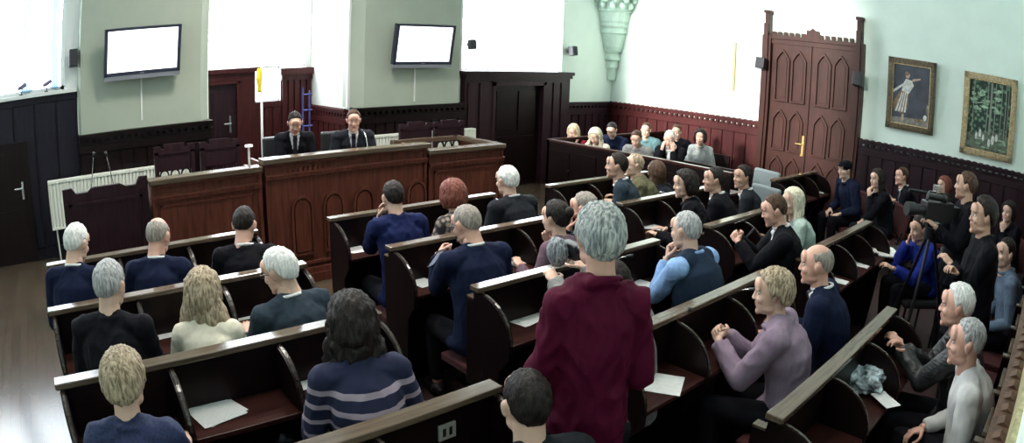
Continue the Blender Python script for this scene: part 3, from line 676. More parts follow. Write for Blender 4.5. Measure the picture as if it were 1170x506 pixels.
def head_mb(fem):
    m = MB(); k = 0.94 if fem else 1.0
    m.ball((0, -0.014, 0.025), (0.075*k, 0.097, 0.097), 24, 16)
    m.ball((0, 0.020, -0.02), (0.066*k, 0.066, 0.085), 20, 14)
    m.ball((0, 0.030, -0.060), (0.052*k, 0.055, 0.055), 18, 12)
    m.ball((0, 0.069, -0.096), (0.023*k, 0.018, 0.018))
    for s in (-1, 1):
        m.ball((s*0.034*k, 0.060, -0.022), (0.024, 0.024, 0.024)); m.ball((s*0.028, 0.078, 0.034), (0.024, 0.012, 0.009))
        m.ball((s*0.046*k, 0.015, -0.068), (0.016, 0.036, 0.022)); m.ball((s*0.011, 0.092, -0.022), (0.009, 0.010, 0.008))
        R = Matrix.Rotation(s*-0.35, 3, 'Z') @ Matrix.Rotation(-0.15, 3, 'X')
        m.ball((s*0.078*k, -0.006, 0.0), (0.009, 0.018, 0.031), R=R); m.ball((s*0.082*k, -0.013, 0.012), (0.007, 0.016, 0.018), R=R)
    m.ball((0, 0.074, 0.050), (0.050, 0.022, 0.040))
    m.tube([(0, 0.080, 0.026), (0, 0.090, 0.0), (0, 0.098, -0.018)], [0.0075, 0.009, 0.010]); m.ball((0, 0.098, -0.020), 0.0108)
    m.ball((0, 0.080, -0.047), (0.020, 0.012, 0.006)); m.ball((0, 0.079, -0.058), (0.017, 0.012, 0.006)); m.ball((0, 0.068, -0.052), (0.034, 0.022, 0.022))
    m.tube([(0, -0.022, -0.02), (0, -0.030, -0.10), (0, -0.042, -0.175)], [0.056*k, 0.055*k, 0.062*k], 16)
    return m
def finger(m, base, L, r, d, curl, up):
    """three-joint finger; d = direction, up = back of hand"""
    p = Vector(base); d = Vector(d).normalized(); up = Vector(up); ax = d.cross(up).normalized(); pts = [p]; a = 0
    for i, fr in enumerate((0.45, 0.32, 0.23)):
        a += curl*(0.9 if i == 0 else 1.0); q = Matrix.Rotation(-a, 3, ax) @ d; p = p+q*(L*fr); pts.append(p)
    m.tube(pts, [r, r*0.95, r*0.88, r*0.72], 8)
    for q, s in zip(pts, (1, .97, .9, .74)): m.ball(q, r*s, 8, 6)
def hand_mb(curl):
    m = MB(); m.ball((0, 0.045, 0), (0.037, 0.050, 0.0135), 14, 9); m.tube([(0, -0.03, 0), (0, 0.01, 0)], [0.024, 0.026], 10); m.ball((0.018, 0.03, -0.006), (0.018, 0.032, 0.014))
    m.ball((-0.015, 0.075, 0), (0.022, 0.014, 0.011)); m.ball((0.012, 0.078, 0), (0.022, 0.014, 0.011))
    for x, L, y in ((0.028, 0.072, 0.082), (0.0095, 0.080, 0.087), (-0.0095, 0.074, 0.085), (-0.028, 0.058, 0.077)):
        finger(m, (x, y, 0), L, 0.0082 if L > 0.06 else 0.0072, (x*0.9, 1, 0), curl, (0, 0, 1))
    c = min(curl, 0.6)
    p0 = Vector((0.030, 0.018, -0.006)); p1 = p0+Vector((0.030, 0.028, -0.010-0.02*c)); p2 = p1+Vector((0.010-0.018*c, 0.026, -0.006-0.014*c)); p3 = p2+Vector((0.002-0.02*c, 0.020, -0.004))
    m.tube([p0, p1, p2, p3], [0.0125, 0.0105, 0.0095, 0.0075], 8)
    for q, r in zip((p0, p1, p2, p3), (0.0125, 0.0105, 0.0095, 0.0075)): m.ball(q, r, 8, 6)
    return m
_h = remesh([head_mb(False), head_mb(True)], 0.0055, 2)
HEADS = {'m': _h[0], 'f': _h[1]}
_hh = remesh([hand_mb(0.22), hand_mb(0.55), hand_mb(1.0)], 0.0042, 1)
HANDS = {'open': _hh[0], 'curl': _hh[1], 'fist': _hh[2]}
EYE = MB(); EYEMI = []
for s in (-1, 1):
    EYE.ball((s*0.0295, 0.0760, 0.013), (0.0135, 0.0100, 0.0052), 12, 8, 1); EYE.ball((s*0.0295, 0.0835, 0.013), (0.0052, 0.0030, 0.0048), 10, 6, 2)
    EYE.ball((s*0.030, 0.088, 0.033), (0.018, 0.005, 0.0026), 10, 6, 3)
def head_mi(v, f, mi0=0):
    c = np.array([v[list(q)].mean(0) for q in f]); mi = np.zeros(len(f), int)
    lip = (np.abs(c[:, 0]) < 0.021-0.3*np.abs(c[:, 2]+0.0525)) & (c[:, 2] > -0.0625) & (c[:, 2] < -0.043) & (c[:, 1] > 0.078)
    mi[lip] = 4; return mi
HEADMI = {k: head_mi(*HEADS[k]) for k in HEADS}

def interp(x, xs, ys): return np.interp(x, xs, ys)
HL_A = [0, 35, 55, 66, 74, 84, 94, 104, 120, 145, 180]
HAIRLINE = {   # lowest elevation (degrees) with hair, by angle from the forehead
    'short': [48, 44, 32, 6, -14, 2, 9, -8, -34, -46, -48],
    'receding': [58, 50, 28, 6, -8, 8, 12, -8, -32, -44, -46],
    'bald': [95, 95, 40, 18, 6, 12, 14, -6, -30, -42, -44],
    'bob': [42, 36, 20, -18, -50, -60, -62, -62, -60, -58, -58],
    'long': [46, 38, 20, -12, -50, -62, -64, -64, -62, -60, -60],
    'pixie': [40, 36, 22, -2, -22, -14, -10, -22, -44, -54, -56],
}
def hair_shell(style, seed, thick=1.0, rough=1.0):
    NA, NE = 72, 36
    rs = random.Random(seed); off = Vector((rs.uniform(0, 50), rs.uniform(0, 50), rs.uniform(0, 50)))
    base = {'short': (0.0815, 0.107, 0.109), 'receding': (0.0800, 0.104, 0.103), 'bald': (0.0795, 0.102, 0.100), 'bob': (0.106, 0.124, 0.120), 'long': (0.100, 0.120, 0.118), 'pixie': (0.092, 0.114, 0.116)}[style]
    inn = (0.070, 0.090, 0.088)
    low = {'bob': 1.22, 'long': 1.25, 'pixie': 1.05}.get(style, 1.0)
    v = []
    for i in range(NE+1):
        el = -90+180*i/NE
        for k in range(NA):
            az = 360*k/NA; a = abs((az+180) % 360-180)
            e0 = interp(a, HL_A, HAIRLINE[style])
            msk = np.clip((el-e0)/9+0.3, 0, 1)
            if style == 'bald' and el > 40: msk *= np.clip((62-el)/20, 0, 1)*(1 if a > 90 else 0.3)
            dx, dy, dz = math.sin(math.radians(az))*math.cos(math.radians(el)), math.cos(math.radians(az))*math.cos(math.radians(el)), math.sin(math.radians(el))
            def rad(e): return 1/math.sqrt((dx/e[0])**2+(dy/e[1])**2+(dz/e[2])**2)
            ro = rad(base)
            ro = ri_ = ro
            if low == 1.0 and el < 25: ro *= 1-0.018*min(1, (25-el)/30)
            if el < 0 and low != 1.0: ro *= 1+(low-1)*min(1, -el/50)
            nz = noise.noise(Vector((dx*7, dy*7, dz*2.2))*1.2+off)*0.006*rough+noise.noise(Vector((dx*24, dy*24, dz*5))+off)*0.0032*rough
            if style == 'bald': nz *= 0.3
            ro = ro*max(0.97, 1+(thick-1)*0.35)+nz
            r = rad(inn)*(1-msk)+ro*msk
            v.append((dx*r, dy*r-0.014, dz*r+0.025))
    f = [(i*NA+k, i*NA+(k+1) % NA, (i+1)*NA+(k+1) % NA, (i+1)*NA+k) for i in range(NE) for k in range(NA)]
    return np.array(v), f
def hair_curtain(length, seed, wave=0.012, spread=0.115):
    """long hair hanging round the back of the head and neck"""
    rs = random.Random(seed); off = Vector((rs.uniform(0, 50), 0, 7)); NS, NT = 26, 34; v = []
    for side in (0, 1):
        for i in range(NS+1):
            t = i/NS; z = 0.035-t*length
            rx = 0.088+(spread-0.088)*math.sin(min(1, t*1.4)*math.pi/2); ry = 0.112-0.030*t
            th = (0.026 if side else 0.0)*(1-t**4*0.7)
            for k in range(NT+1):
                a = math.radians(-118+236*k/NT); x = math.sin(a); y = -math.cos(a)
                n = noise.noise(Vector((a*4.5, t*5, 0))+off)*wave*(0.4+t)+noise.noise(Vector((a*14, t*9, 3))+off)*wave*0.45
                wv = math.sin(t*16+a*3+noise.noise(Vector((a*3, 0, 0))+off)*4)*wave*0.35*t
                r = 1-(0 if side else 0)
                fade = 1-0.25*max(0, abs(math.degrees(a))-80)/38
                v.append((x*(rx*fade-0.026+th+n+wv), y*(ry-0.026+th+n+wv)-0.014-0.02*t, z+n*0.5-(0.02*abs(math.sin(a*5)) if i == NS else 0)))
    W_ = NT+1; o = (NS+1)*W_; f = []
    for i in range(NS):
        for k in range(NT):
            q = (i*W_+k, i*W_+k+1, (i+1)*W_+k+1, (i+1)*W_+k); f.append(q); f.append(tuple(o+j for j in reversed(q)))
    for i in range(NS):
        for k in (0, NT): a, b = i*W_+k, (i+1)*W_+k; f.append((a, b, o+b, o+a) if k == 0 else (b, a, o+a, o+b))
    for k in range(NT):
        for i in (0, NS): a, b = i*W_+k, i*W_+k+1; f.append((b, a, o+a, o+b) if i == 0 else (a, b, o+b, o+a))
    return np.array(v), f

SKIN = {'fair': plain('fair_skin', (0.62, 0.40, 0.31), 0.5, var=0.06, scale=9), 'mid': plain('tan_skin', (0.50, 0.30, 0.22), 0.5, var=0.06, scale=9), 'ruddy': plain('ruddy_skin', (0.62, 0.35, 0.27), 0.45, var=0.08, scale=9)}
EYEW = plain('eye_white', (0.7, 0.7, 0.68), 0.2); IRIS = plain('dark_iris', (0.05, 0.03, 0.02), 0.15); LIP = plain('lip', (0.42, 0.17, 0.15), 0.45)
HAIRC = {'white': hair('white_hair', (0.55, 0.55, 0.54), (0.85, 0.85, 0.84)), 'grey': hair('grey_hair', (0.22, 0.22, 0.23), (0.50, 0.50, 0.51)), 'silver': hair('silver_hair', (0.26, 0.28, 0.28), (0.66, 0.68, 0.66)),
         'dark': hair('dark_hair', (0.004, 0.003, 0.003), (0.022, 0.015, 0.013)), 'brown': hair('brown_hair', (0.03, 0.016, 0.010), (0.10, 0.055, 0.035)), 'blond': hair('blond_hair', (0.34, 0.25, 0.15), (0.72, 0.60, 0.42)),
         'ash': hair('ash_blond_hair', (0.17, 0.125, 0.08), (0.52, 0.42, 0.30)), 'auburn': hair('auburn_hair', (0.09, 0.025, 0.018), (0.22, 0.07, 0.05)), 'pale': hair('pale_blond_hair', (0.50, 0.46, 0.34), (0.80, 0.76, 0.60)),
         'bluegrey': hair('blue_grey_hair', (0.13, 0.15, 0.16), (0.50, 0.52, 0.50)), 'stub': hair('grey_stubble', (0.20, 0.17, 0.15), (0.36, 0.32, 0.29))}
def cloth(name, col, rough=0.85, var=0.12, scale=40): return plain(name, col, rough, var=var, scale=scale, bump=0.15, spec=0.12, sheen=0.0)
NAVY = cloth('navy_wool', (0.006, 0.010, 0.032)); BLACKC = cloth('black_wool', (0.004, 0.004, 0.007)); CHAR = cloth('charcoal_wool', (0.012, 0.014, 0.019)); WHITEC = cloth('white_cotton', (0.72, 0.74, 0.76), 0.8, 0.03)
DKTR = cloth('dark_trouser_wool', (0.006, 0.006, 0.009)); SHOE = plain('black_shoe_leather', (0.012, 0.010, 0.010), 0.35); GLASSM = plain('spectacle_metal', (0.10, 0.06, 0.05), 0.3, metal=0.5)
TIE = cloth('dark_tie_silk', (0.02, 0.015, 0.03), 0.5)

def ik(S, Wt, L1, L2, pole):
    d = Wt-S; D = d.length
    if D > (L1+L2)*0.985: Wt = S+d*((L1+L2)*0.985/D); d = Wt-S; D = d.length
    if D < abs(L1-L2)+0.03: D = abs(L1-L2)+0.03
    u = d.normalized(); a = (L1*L1-L2*L2+D*D)/(2*D); h = math.sqrt(max(0, L1*L1-a*a))
    p = (pole-u*pole.dot(u)).normalized(); return S+u*a+p*h, Wt
JOBS = []
def person(label, head, face=0.0, turn=0.0, nod=0.0, tilt=0.0, sex='m', hs='short', hc='dark', skin='fair', top=None, kind='suit', hipy=-0.62, lean=None,
           arms=('desk', 'desk'), stand=False, bulk=1.0, legs=None, extra=(), group=None, lift=0.0, thick=1.0, row=None, hip=None, seed=None, glasses=False, scale=1.0, sleeve=None):
    JOBS.append(dict(locals()))
def TR(v, M):
    A = np.array(M.to_3x3()); return np.asarray(v) @ A.T + np.array(M.translation)

def build_people():
    ub = []   # unions to remesh
    data = []
    for j in JOBS:
        hw = Vector(j['head']); f = j['face']; Rz = Matrix.Rotation(f, 4, 'Z')
        fem = j['sex'] == 'f'; b = j['bulk']*(0.92 if fem else 1.0); sc = j['scale']
        if j['hip'] is not None: ho = Vector((*j['hip'], 0))
        else:
            back = 0.20 if not j['stand'] else 0.05
            if j['lean'] is not None: back = j['lean']
            ho = Vector((hw.x, hw.y, 0))-Rz.to_3x3() @ Vector((0, back, 0))
        ho.z = j['lift']
        inv = (Matrix.Translation(ho) @ Rz).inverted(); H = inv @ hw
        hz = 0.93 if j['stand'] else 0.575
        if j['stand']: hz = H.z*0.565
        HR = Matrix.Rotation(j['turn'], 4, 'Z') @ Matrix.Rotation(-j['nod'], 4, 'X') @ Matrix.Rotation(j['tilt'], 4, 'Y')
        HM = Matrix.Translation(H) @ HR @ Matrix.Scale(sc, 4)
        neck = H+(Matrix.Rotation(j['turn']*0.3, 3, 'Z') @ Matrix.Rotation(-j['nod']*0.55, 3, 'X')) @ Vector((0, -0.055, -0.140))*sc
        hipp = Vector((0, 0, hz)); ctrl = hipp.lerp(neck, 0.5)+Vector((0, -0.05 if not j['stand'] else -0.01, 0.03))
        sp = [hipp*(1-t)**2+ctrl*2*t*(1-t)+neck*t*t for t in (0, .2, .4, .6, .78, .9, 1.0)]
        tw = j['turn']*0.15; X = Vector((math.cos(tw), math.sin(tw), 0))
        S = sp[5].copy(); S.z = neck.z-(0.058 if j['kind'] != 'loose' else 0.088); shw = (0.150 if fem else 0.166)*b
        shL, shR = S-X*shw, S+X*shw
        L1, L2 = 0.29, 0.255
        def target(kind, s):
            sh = shL if s < 0 else shR
            base = Vector((0, H.y, 0))
            T = {'desk': Vector((s*0.17, max(H.y, 0.12)+0.17, 0.80)), 'write': Vector((s*0.08, max(H.y, 0.12)+0.20, 0.80)), 'clasp': Vector((s*0.055, H.y+0.24, H.z-0.30)), 'lap': Vector((s*0.13, 0.28, 0.64)),
                 'chin': Vector((H.x+s*0.035, H.y+0.10, H.z-0.20)), 'cheek': Vector((H.x+s*0.085, H.y+0.06, H.z-0.15)), 'phone': Vector((s*0.06, H.y+0.26, H.z-0.26)), 'down': Vector((s*0.27*b, 0.05, hz-0.06)),
                 'forward': Vector((s*0.16, H.y+0.30, H.z-0.34)), 'hipfront': Vector((s*0.15, 0.25, hz+0.12)), 'cross': Vector((-s*0.08, sp[3].y+0.22, sp[3].z-0.02)), 'up': Vector((s*0.16, H.y+0.20, H.z-0.04))}
            if kind == 'low': return Vector((s*0.18, max(H.y, 0.12)+0.10, 0.70))
            return T[kind]
        arms = []
        for s, kd, sh in ((-1, j['arms'][0], shL), (1, j['arms'][1], shR)):
            wt = target(kd, s) if isinstance(kd, str) else inv @ Vector(kd)
            pole = Vector((s*0.32, -0.25, -1.0))
            if kd in ('chin', 'cheek', 'up'): pole = Vector((s*0.30, 0.15, -1.0))
            if kd == 'down': pole = Vector((s*0.4, -1.0, 0))
            el, w_ = ik(sh+Vector((0, 0, -0.015)), wt, L1, L2, pole); arms.append((s, sh, el, w_, kd))
        # torso volumes, body (thin) and clothing (full)
        RX = [0.160, 0.145, 0.145, 0.158, 0.155, 0.118, 0.064]; RY = [0.115, 0.108, 0.112, 0.115, 0.102, 0.082, 0.062]
        if fem: RX = [0.165, 0.138, 0.130, 0.145, 0.148, 0.110, 0.055]; RY = [0.115, 0.100, 0.105, 0.118, 0.094, 0.070, 0.055]
        def torso(m, g, sleeves=True, top=6, caps=True):
            seg = 20
            for i in range(len(sp)-1 if top == 6 else top):
                pass
            v = []; pts = sp[:top+1]
            if not j['stand']: pts = [hipp+Vector((0, 0, -0.08))]+pts; rx = [RX[0]*0.95]+RX; ry = [RY[0]]+RY
            else: pts = [hipp+Vector((0, 0, -0.06))]+pts; rx = [RX[0]]+RX; ry = [RY[0]]+RY
            n = len(pts)
            for i, p in enumerate(pts):
                t = (pts[min(i+1, n-1)]-pts[max(i-1, 0)]).normalized(); Yv = t.cross(X).normalized()*-1
                Yv = Vector((0, 0, 0))-X.cross(t)*-1 if False else t.cross(X)
                gg = g if i < n-2 else g*0.45
                for k in range(seg):
                    a = 2*math.pi*k/seg; v.append(p+X*math.cos(a)*(rx[i]*b+gg)+Yv.normalized()*math.sin(a)*(ry[i]*(0.5+0.5*b)*1.04+gg))
            fc = [(i*seg+k, i*seg+(k+1) % seg, (i+1)*seg+(k+1) % seg, (i+1)*seg+k) for i in range(n-1) for k in range(seg)]
            fc += [tuple(range(seg-1, -1, -1)), tuple((n-1)*seg+k for k in range(seg))]
            m.add(v, fc)
            for sh in (shL, shR):
                if not caps:
                    m.tube([sp[6], sp[5].lerp(sh, 0.45)+Vector((0, 0, 0.012)), sh.lerp(sp[5], 0.25)], [0.044+g*0.4, 0.050+g, 0.044+g], 10); continue
                m.tube([sp[6]+Vector((0, 0, 0.0)), sp[5].lerp(sh, 0.45)+Vector((0, 0, 0.012)), sh], [0.044+g*0.4, 0.052+g, 0.050+g], 10)
                m.ball(sh, (0.054*b+g, 0.056*b+g, 0.056+g), 12, 8)
            if sleeves:
                for s, sh, el, w_, kd in arms: sleeve(m, sh, el, w_, g)
        def sleeve(m, sh, el, w_, g, cut=0.94):
            w2 = el.lerp(w_, cut)
            m.tube([sh, sh.lerp(el, 0.5), el], [0.050*b+g, 0.047*b+g, 0.040+g], 12); m.ball(el, 0.041+g, 10, 7)
            m.tube([el, el.lerp(w_, 0.45), w2], [0.040+g, 0.037+g, 0.027+g], 12)
        kind = j['kind']; parts = []   # (name, MB, vox)
        bd = MB(); torso(bd, -0.022); bd.tube([neck+Vector((0, 0, -0.03)), neck.lerp(H, 0.5)], [0.055*(0.9 if fem else 1), 0.052*(0.9 if fem else 1)], 12)
        # legs
        lg = MB(); bl = bd
        if j['stand']:
            J = [(s, Vector((s*0.09, 0, hz)), Vector((s*0.10, 0.02, hz*0.53)), Vector((s*0.11, -0.02, 0.09))) for s in (-1, 1)]
        else:
            J = [(s, Vector((s*0.10, 0.02, hz-0.03)), Vector((s*0.13, 0.40, hz-0.03)), Vector((s*0.13, 0.36, 0.10))) for s in (-1, 1)]
        ft = []
        for s, a, k, an in J:
            for m, g in ((bd, 0), (lg, 0.014)):
                m.tube([a, a.lerp(k, 0.5), k], [0.082+g, 0.070+g, 0.055+g], 12); m.ball(k, 0.056+g, 10, 7)
                m.tube([k, k.lerp(an, 0.4), an+(Vector((0, 0, 0)) if m is bd else Vector((0, 0, 0.03)))], [0.054+g, 0.052+g, 0.038+g], 12)
            bd.ball(an+Vector((0, 0.05, -0.045)), (0.040, 0.105, 0.038), 12, 8); ft.append(an)
        lg.ball(hipp+Vector((0, 0, -0.02)), (0.175*b, 0.125, 0.10), 14, 10)
        names = {'suit': 'jacket', 'jacket': 'jacket', 'shirt': 'shirt', 'sweater': 'sweater', 'blouse': 'blouse', 'vest': 'shirt', 'coat': 'jacket', 'loose': 'shirt'}
        tp = MB(); g = {'suit': 0.020, 'jacket': 0.022, 'coat': 0.030, 'loose': 0.021}.get(kind, 0.015); torso(tp, g)
        if kind in ('suit', 'jacket', 'coat', 'loose'):   # turned collar round the neck and a skirt below the waist
            c = sp[6]+Vector((0, 0, -0.012)); ringp = []
            for k in range(17):
                a = 2*math.pi*k/16; ringp.append(c+X*math.cos(a)*0.068+Vector((0, 1, 0))*math.sin(a)*0.072+Vector((0, 0, -0.030*math.sin(a))))
            tp.tube(ringp, {'coat': 0.024, 'loose': 0.020}.get(kind, 0.016), 8)
            if j['stand']:
                tp.tube([hipp+Vector((0, 0, 0.20)), hipp, hipp+Vector((0, 0.0, -0.12))], [0.15*b, 0.185*b, 0.20*b], 20)
            else:
                tp.ball(hipp+Vector((0, 0.03, -0.03)), (0.20*b, 0.16, 0.10), 16, 10)
        ub.append((bd, 0.013)); ub.append((lg, 0.018)); ub.append((tp, 0.0095))
        if kind == 'vest':
            vt = MB(); torso(vt, 0.034, sleeves=False, caps=False)
            ub.append((vt, 0.010))
        data.append(dict(j=j, ho=ho, H=H, HM=HM, neck=neck, sp=sp, arms=arms, ft=ft, X=X, fem=fem, names=names, nub=4 if kind == 'vest' else 3, shL=shL, shR=shR, b=b))
    # remesh everything grouped by voxel size
    res = [None]*len(ub)
    for vx in sorted({u[1] for u in ub}):
        ids = [i for i, u in enumerate(ub) if u[1] == vx]
        for i, r in zip(ids, remesh([ub[i][0] for i in ids], vx, 4)): res[i] = r
    q = 0
    for k, d in enumerate(data):
        j = d['j']; body, leg, top = res[q], res[q+1], res[q+2]; vest = res[q+3] if d['nub'] == 4 else None; q += d['nub']
        root = empty('person', d['ho'], j['face'], j['label'], 'person', j['group'])
        sk = SKIN[j['skin']]; hcm = HAIRC[j['hc']]; seed = j['seed'] if j['seed'] is not None else k+1
        # body: torso and limbs + head + hands + eyes in one mesh
        V = [body[0]]; F = list(body[1]); MI = [0]*len(body[1]); o = len(body[0])
        def app(v, f, mi):
            nonlocal o
            V.append(v); F.extend([tuple(i+o for i in p) for p in f]); MI.extend(mi); o += len(v)
        hk = 'f' if d['fem'] else 'm'; app(TR(HEADS[hk][0], d['HM']), HEADS[hk][1], HEADMI[hk])
        app(TR(np.array(EYE.v), d['HM']), EYE.f, EYE.mi)
        for s, sh, el, w_, kd in d['arms']:
            fd = (w_-el).normalized()
            hk2 = 'curl'
            if kd in ('chin', 'cheek'): fd = (fd+Vector((0, 0.1, 0.5))).normalized(); up = Vector((s*0.6, 0.8, 0.0)); hk2 = 'fist' if kd == 'chin' else 'curl'
            elif kd in ('desk', 'write', 'low'): fd = (fd+Vector((-s*0.25, 0.25, 0.1))).normalized(); up = Vector((0, 0, 1))
            elif kd in ('clasp', 'phone'): fd = (fd+Vector((-s*0.6, 0.1, 0.1))).normalized(); up = Vector((s*0.75, 0.5, 0.4)); hk2 = 'fist'
            elif kd == 'down': up = Vector((s, 0, 0))
            else: up = Vector((s*0.3, 0, 1))
            up = (up-fd*up.dot(fd)).normalized(); xv = fd.cross(up)   # thumb side for a right hand is -X world when palm down
            hv, hf = HANDS[hk2]; hv = hv.copy()
            if s > 0: hv = hv*np.array([-1, 1, 1]); hf = [tuple(reversed(p)) for p in hf]
            M = Matrix.Identity(4)
            for r in range(3): M[r][0] = xv[r]; M[r][1] = fd[r]; M[r][2] = up[r]; M[r][3] = (w_-fd*0.0)[r]
            app(TR(hv*(0.92 if d['fem'] else 1.0), M), hf, [0]*len(hf))
        mkobj('body', np.concatenate(V), F, [sk, EYEW, IRIS, hcm, LIP], root, MI)
        # trousers, shoes
        mkobj('trousers', leg[0], leg[1], j['legs'] or DKTR, root)
        for an in d['ft']:
            m = MB(); m.ball(an+Vector((0, 0.055, -0.045)), (0.048, 0.125, 0.045), 14, 9); m.tube([an+Vector((0, 0, -0.06)), an+Vector((0, 0, 0.0))], [0.05, 0.047], 12); m.build('shoe', SHOE, root, smooth=True)
        # upper clothing with folds
        v = top[0].copy(); rs = random.Random(seed*7+1); off = Vector((rs.uniform(0, 90), rs.uniform(0, 90), 0))
        ctr = v.mean(0)
        amp = {'suit': 0.006, 'jacket': 0.009, 'coat': 0.010, 'loose': 0.017}.get(j['kind'], 0.007)
        nrm = np.zeros_like(v)
        fa = np.array([p for p in top[1] if len(p) == 4])
        n_ = np.cross(v[fa[:, 2]]-v[fa[:, 0]], v[fa[:, 3]]-v[fa[:, 1]])
        for c in range(4): np.add.at(nrm, fa[:, c], n_)
        nrm /= (np.linalg.norm(nrm, axis=1)[:, None]+1e-12)
        dsp = np.array([noise.noise(Vector((p[0]*9, p[1]*9, p[2]*5))+off)+0.5*(1-abs(noise.noise(Vector((p[0]*16, p[1]*12, p[2]*9))+off))*4) for p in v])
        v = v+nrm*(np.clip(dsp, -0.45, 3)*amp)[:, None]
        tops = j['top'] or NAVY; nm = d['names'][j['kind']]
        sp = d['sp']; nk = sp[6]
        if j['kind'] == 'suit':
            c = np.array([v[list(p)].mean(0) for p in top[1]])
            # open front: shirt and tie show in the V between the lapels
            ax = np.array(d['X']); rel = c-np.array(nk); lat = rel @ ax; dep = rel[:, 1]
            wv = np.clip(0.062+rel[:, 2]*0.20, 0, 0.075)
            cy = np.array([ (sp[3]+(sp[6]-sp[3])*0.5).y ]) 
            line = np.interp(c[:, 2], [sp[2].z, sp[4].z, sp[6].z], [sp[2].y, sp[4].y, sp[6].y])
            front = (c[:, 1] > line+0.02) & (np.abs(lat) < wv) & (rel[:, 2] < -0.005) & (rel[:, 2] > -0.31)
            ringm = (rel[:, 2] > 0.02) 
            par = {}
            def fnd(a):
                while par.setdefault(a, a) != a: a = par[a]
                return a
            for p, t in zip(top[1], front):
                if t:
                    for q2 in p[1:]: par[fnd(q2)] = fnd(p[0])
            cnt = {}
            for p, t in zip(top[1], front):
                if t: cnt[fnd(p[0])] = cnt.get(fnd(p[0]), 0)+1
            if cnt:
                big = max(cnt, key=cnt.get); front = np.array([bool(t) and fnd(p[0]) == big for p, t in zip(top[1], front)])
            shirt = [p for p, t in zip(top[1], front) if t]; rest = [p for p, t in zip(top[1], front) if not t]
            def sub(name, faces, mat, push=0.0):
                if not faces: return
                ids = sorted({i for p in faces for i in p}); mp = {a: b_ for b_, a in enumerate(ids)}
                vv = v[ids]+nrm[ids]*push; mkobj(name, vv, [tuple(mp[i] for i in p) for p in faces], mat, root)
            sub(nm, rest, tops); sub('shirt', shirt, j['sleeve'] or WHITEC, -0.004)
            tiew = [p for p, t in zip(top[1], front & (np.abs(lat) < 0.022+0.0*wv)) if t]
            if 'notie' not in j['extra']: sub('tie', tiew, TIE, 0.006)
            # standing shirt collar
            m = MB(); ring = []
            for a_ in range(21):
                a = 2*math.pi*a_/20; ring.append(nk+d['X']*math.cos(a)*0.062+Vector((0, 1, 0))*math.sin(a)*0.064+Vector((0, 0, 0.018-0.022*math.sin(a))))
            m.tube(ring, 0.009, 8); m.build('shirt_collar', WHITEC, root, smooth=True)
        else:
            mkobj(nm, v, top[1], (j['sleeve'] if (j['kind'] == 'vest') else tops), root)
            if vest: mkobj('vest', vest[0], vest[1], tops, root)
            if j['kind'] in ('vest', 'loose', 'shirt'):
                m = MB(); ring = [nk+d['X']*math.cos(2*math.pi*a_/20)*0.066+Vector((0, 1, 0))*math.sin(2*math.pi*a_/20)*0.070+Vector((0, 0, 0.006-0.022*math.sin(2*math.pi*a_/20))) for a_ in range(21)]
                m.tube(ring, 0.014, 8); m.build('shirt_collar', j['sleeve'] if j['kind'] == 'vest' else tops, root, smooth=True)
        # hair
        if j['hs'] != 'none':
            st = j['hs']; shape = {'longwavy': 'long', 'bun': 'short', 'longstraight': 'long', 'curly': 'bob'}.get(st, st)
            hv, hf = hair_shell(shape, seed, j['thick'], 1.8 if st in ('curly', 'longwavy') else (1.3 if st in ('pixie', 'bob') else 1.0))
            HV = [TR(hv, d['HM'])]; HF = list(hf)
            if st in ('longwavy', 'longstraight', 'curly'):
                L = {'longwavy': 0.44, 'longstraight': 0.34, 'curly': 0.27}[st]; w = {'longwavy': 0.026, 'longstraight': 0.010, 'curly': 0.030}[st]
                cv, cf = hair_curtain(L, seed, w, {'longwavy': 0.165, 'longstraight': 0.125, 'curly': 0.135}[st])
                M = Matrix.Translation(d['H']) @ Matrix.Rotation(j['turn'], 4, 'Z') @ Matrix.Rotation(-j['nod']*0.4, 4, 'X')
                n0 = len(hv); HV.append(TR(cv, M)); HF += [tuple(i+n0 for i in p) for p in cf]
            if st == 'bun':
                m = MB(); m.ball((0, -0.125, 0.055), (0.042, 0.034, 0.040), 18, 12); n0 = len(hv); HV.append(TR(np.array(m.v), d['HM'])); HF += [tuple(i+n0 for i in p) for p in m.f]
            mkobj('hair', np.concatenate(HV), HF, hcm, root)
        if j['glasses']:
            m = MB()
            for s in (-1, 1):
                m.tube([(s*0.032+0.022*math.cos(a), 0.094, 0.010+0.017*math.sin(a)) for a in [2*math.pi*i/14 for i in range(15)]], 0.0018, 6)
                m.tube([(s*0.054, 0.093, 0.016), (s*0.076, 0.06, 0.016), (s*0.080, -0.01, 0.012)], 0.002, 6)
            m.tube([(-0.011, 0.095, 0.012), (0.011, 0.095, 0.012)], 0.0018, 6)
            g = m.build('glasses', GLASSM, root); g.data.transform(d['HM'])
        if 'cap' in j['extra']:
            m = MB(); m.ball((0, -0.015, 0.055), (0.092, 0.112, 0.075), 20, 12); m.ball((0, 0.075, 0.062), (0.06, 0.055, 0.010)); g = m.build('cap', BLACKC, root, smooth=True); g.data.transform(d['HM'])
        if 'headset' in j['extra']: pass

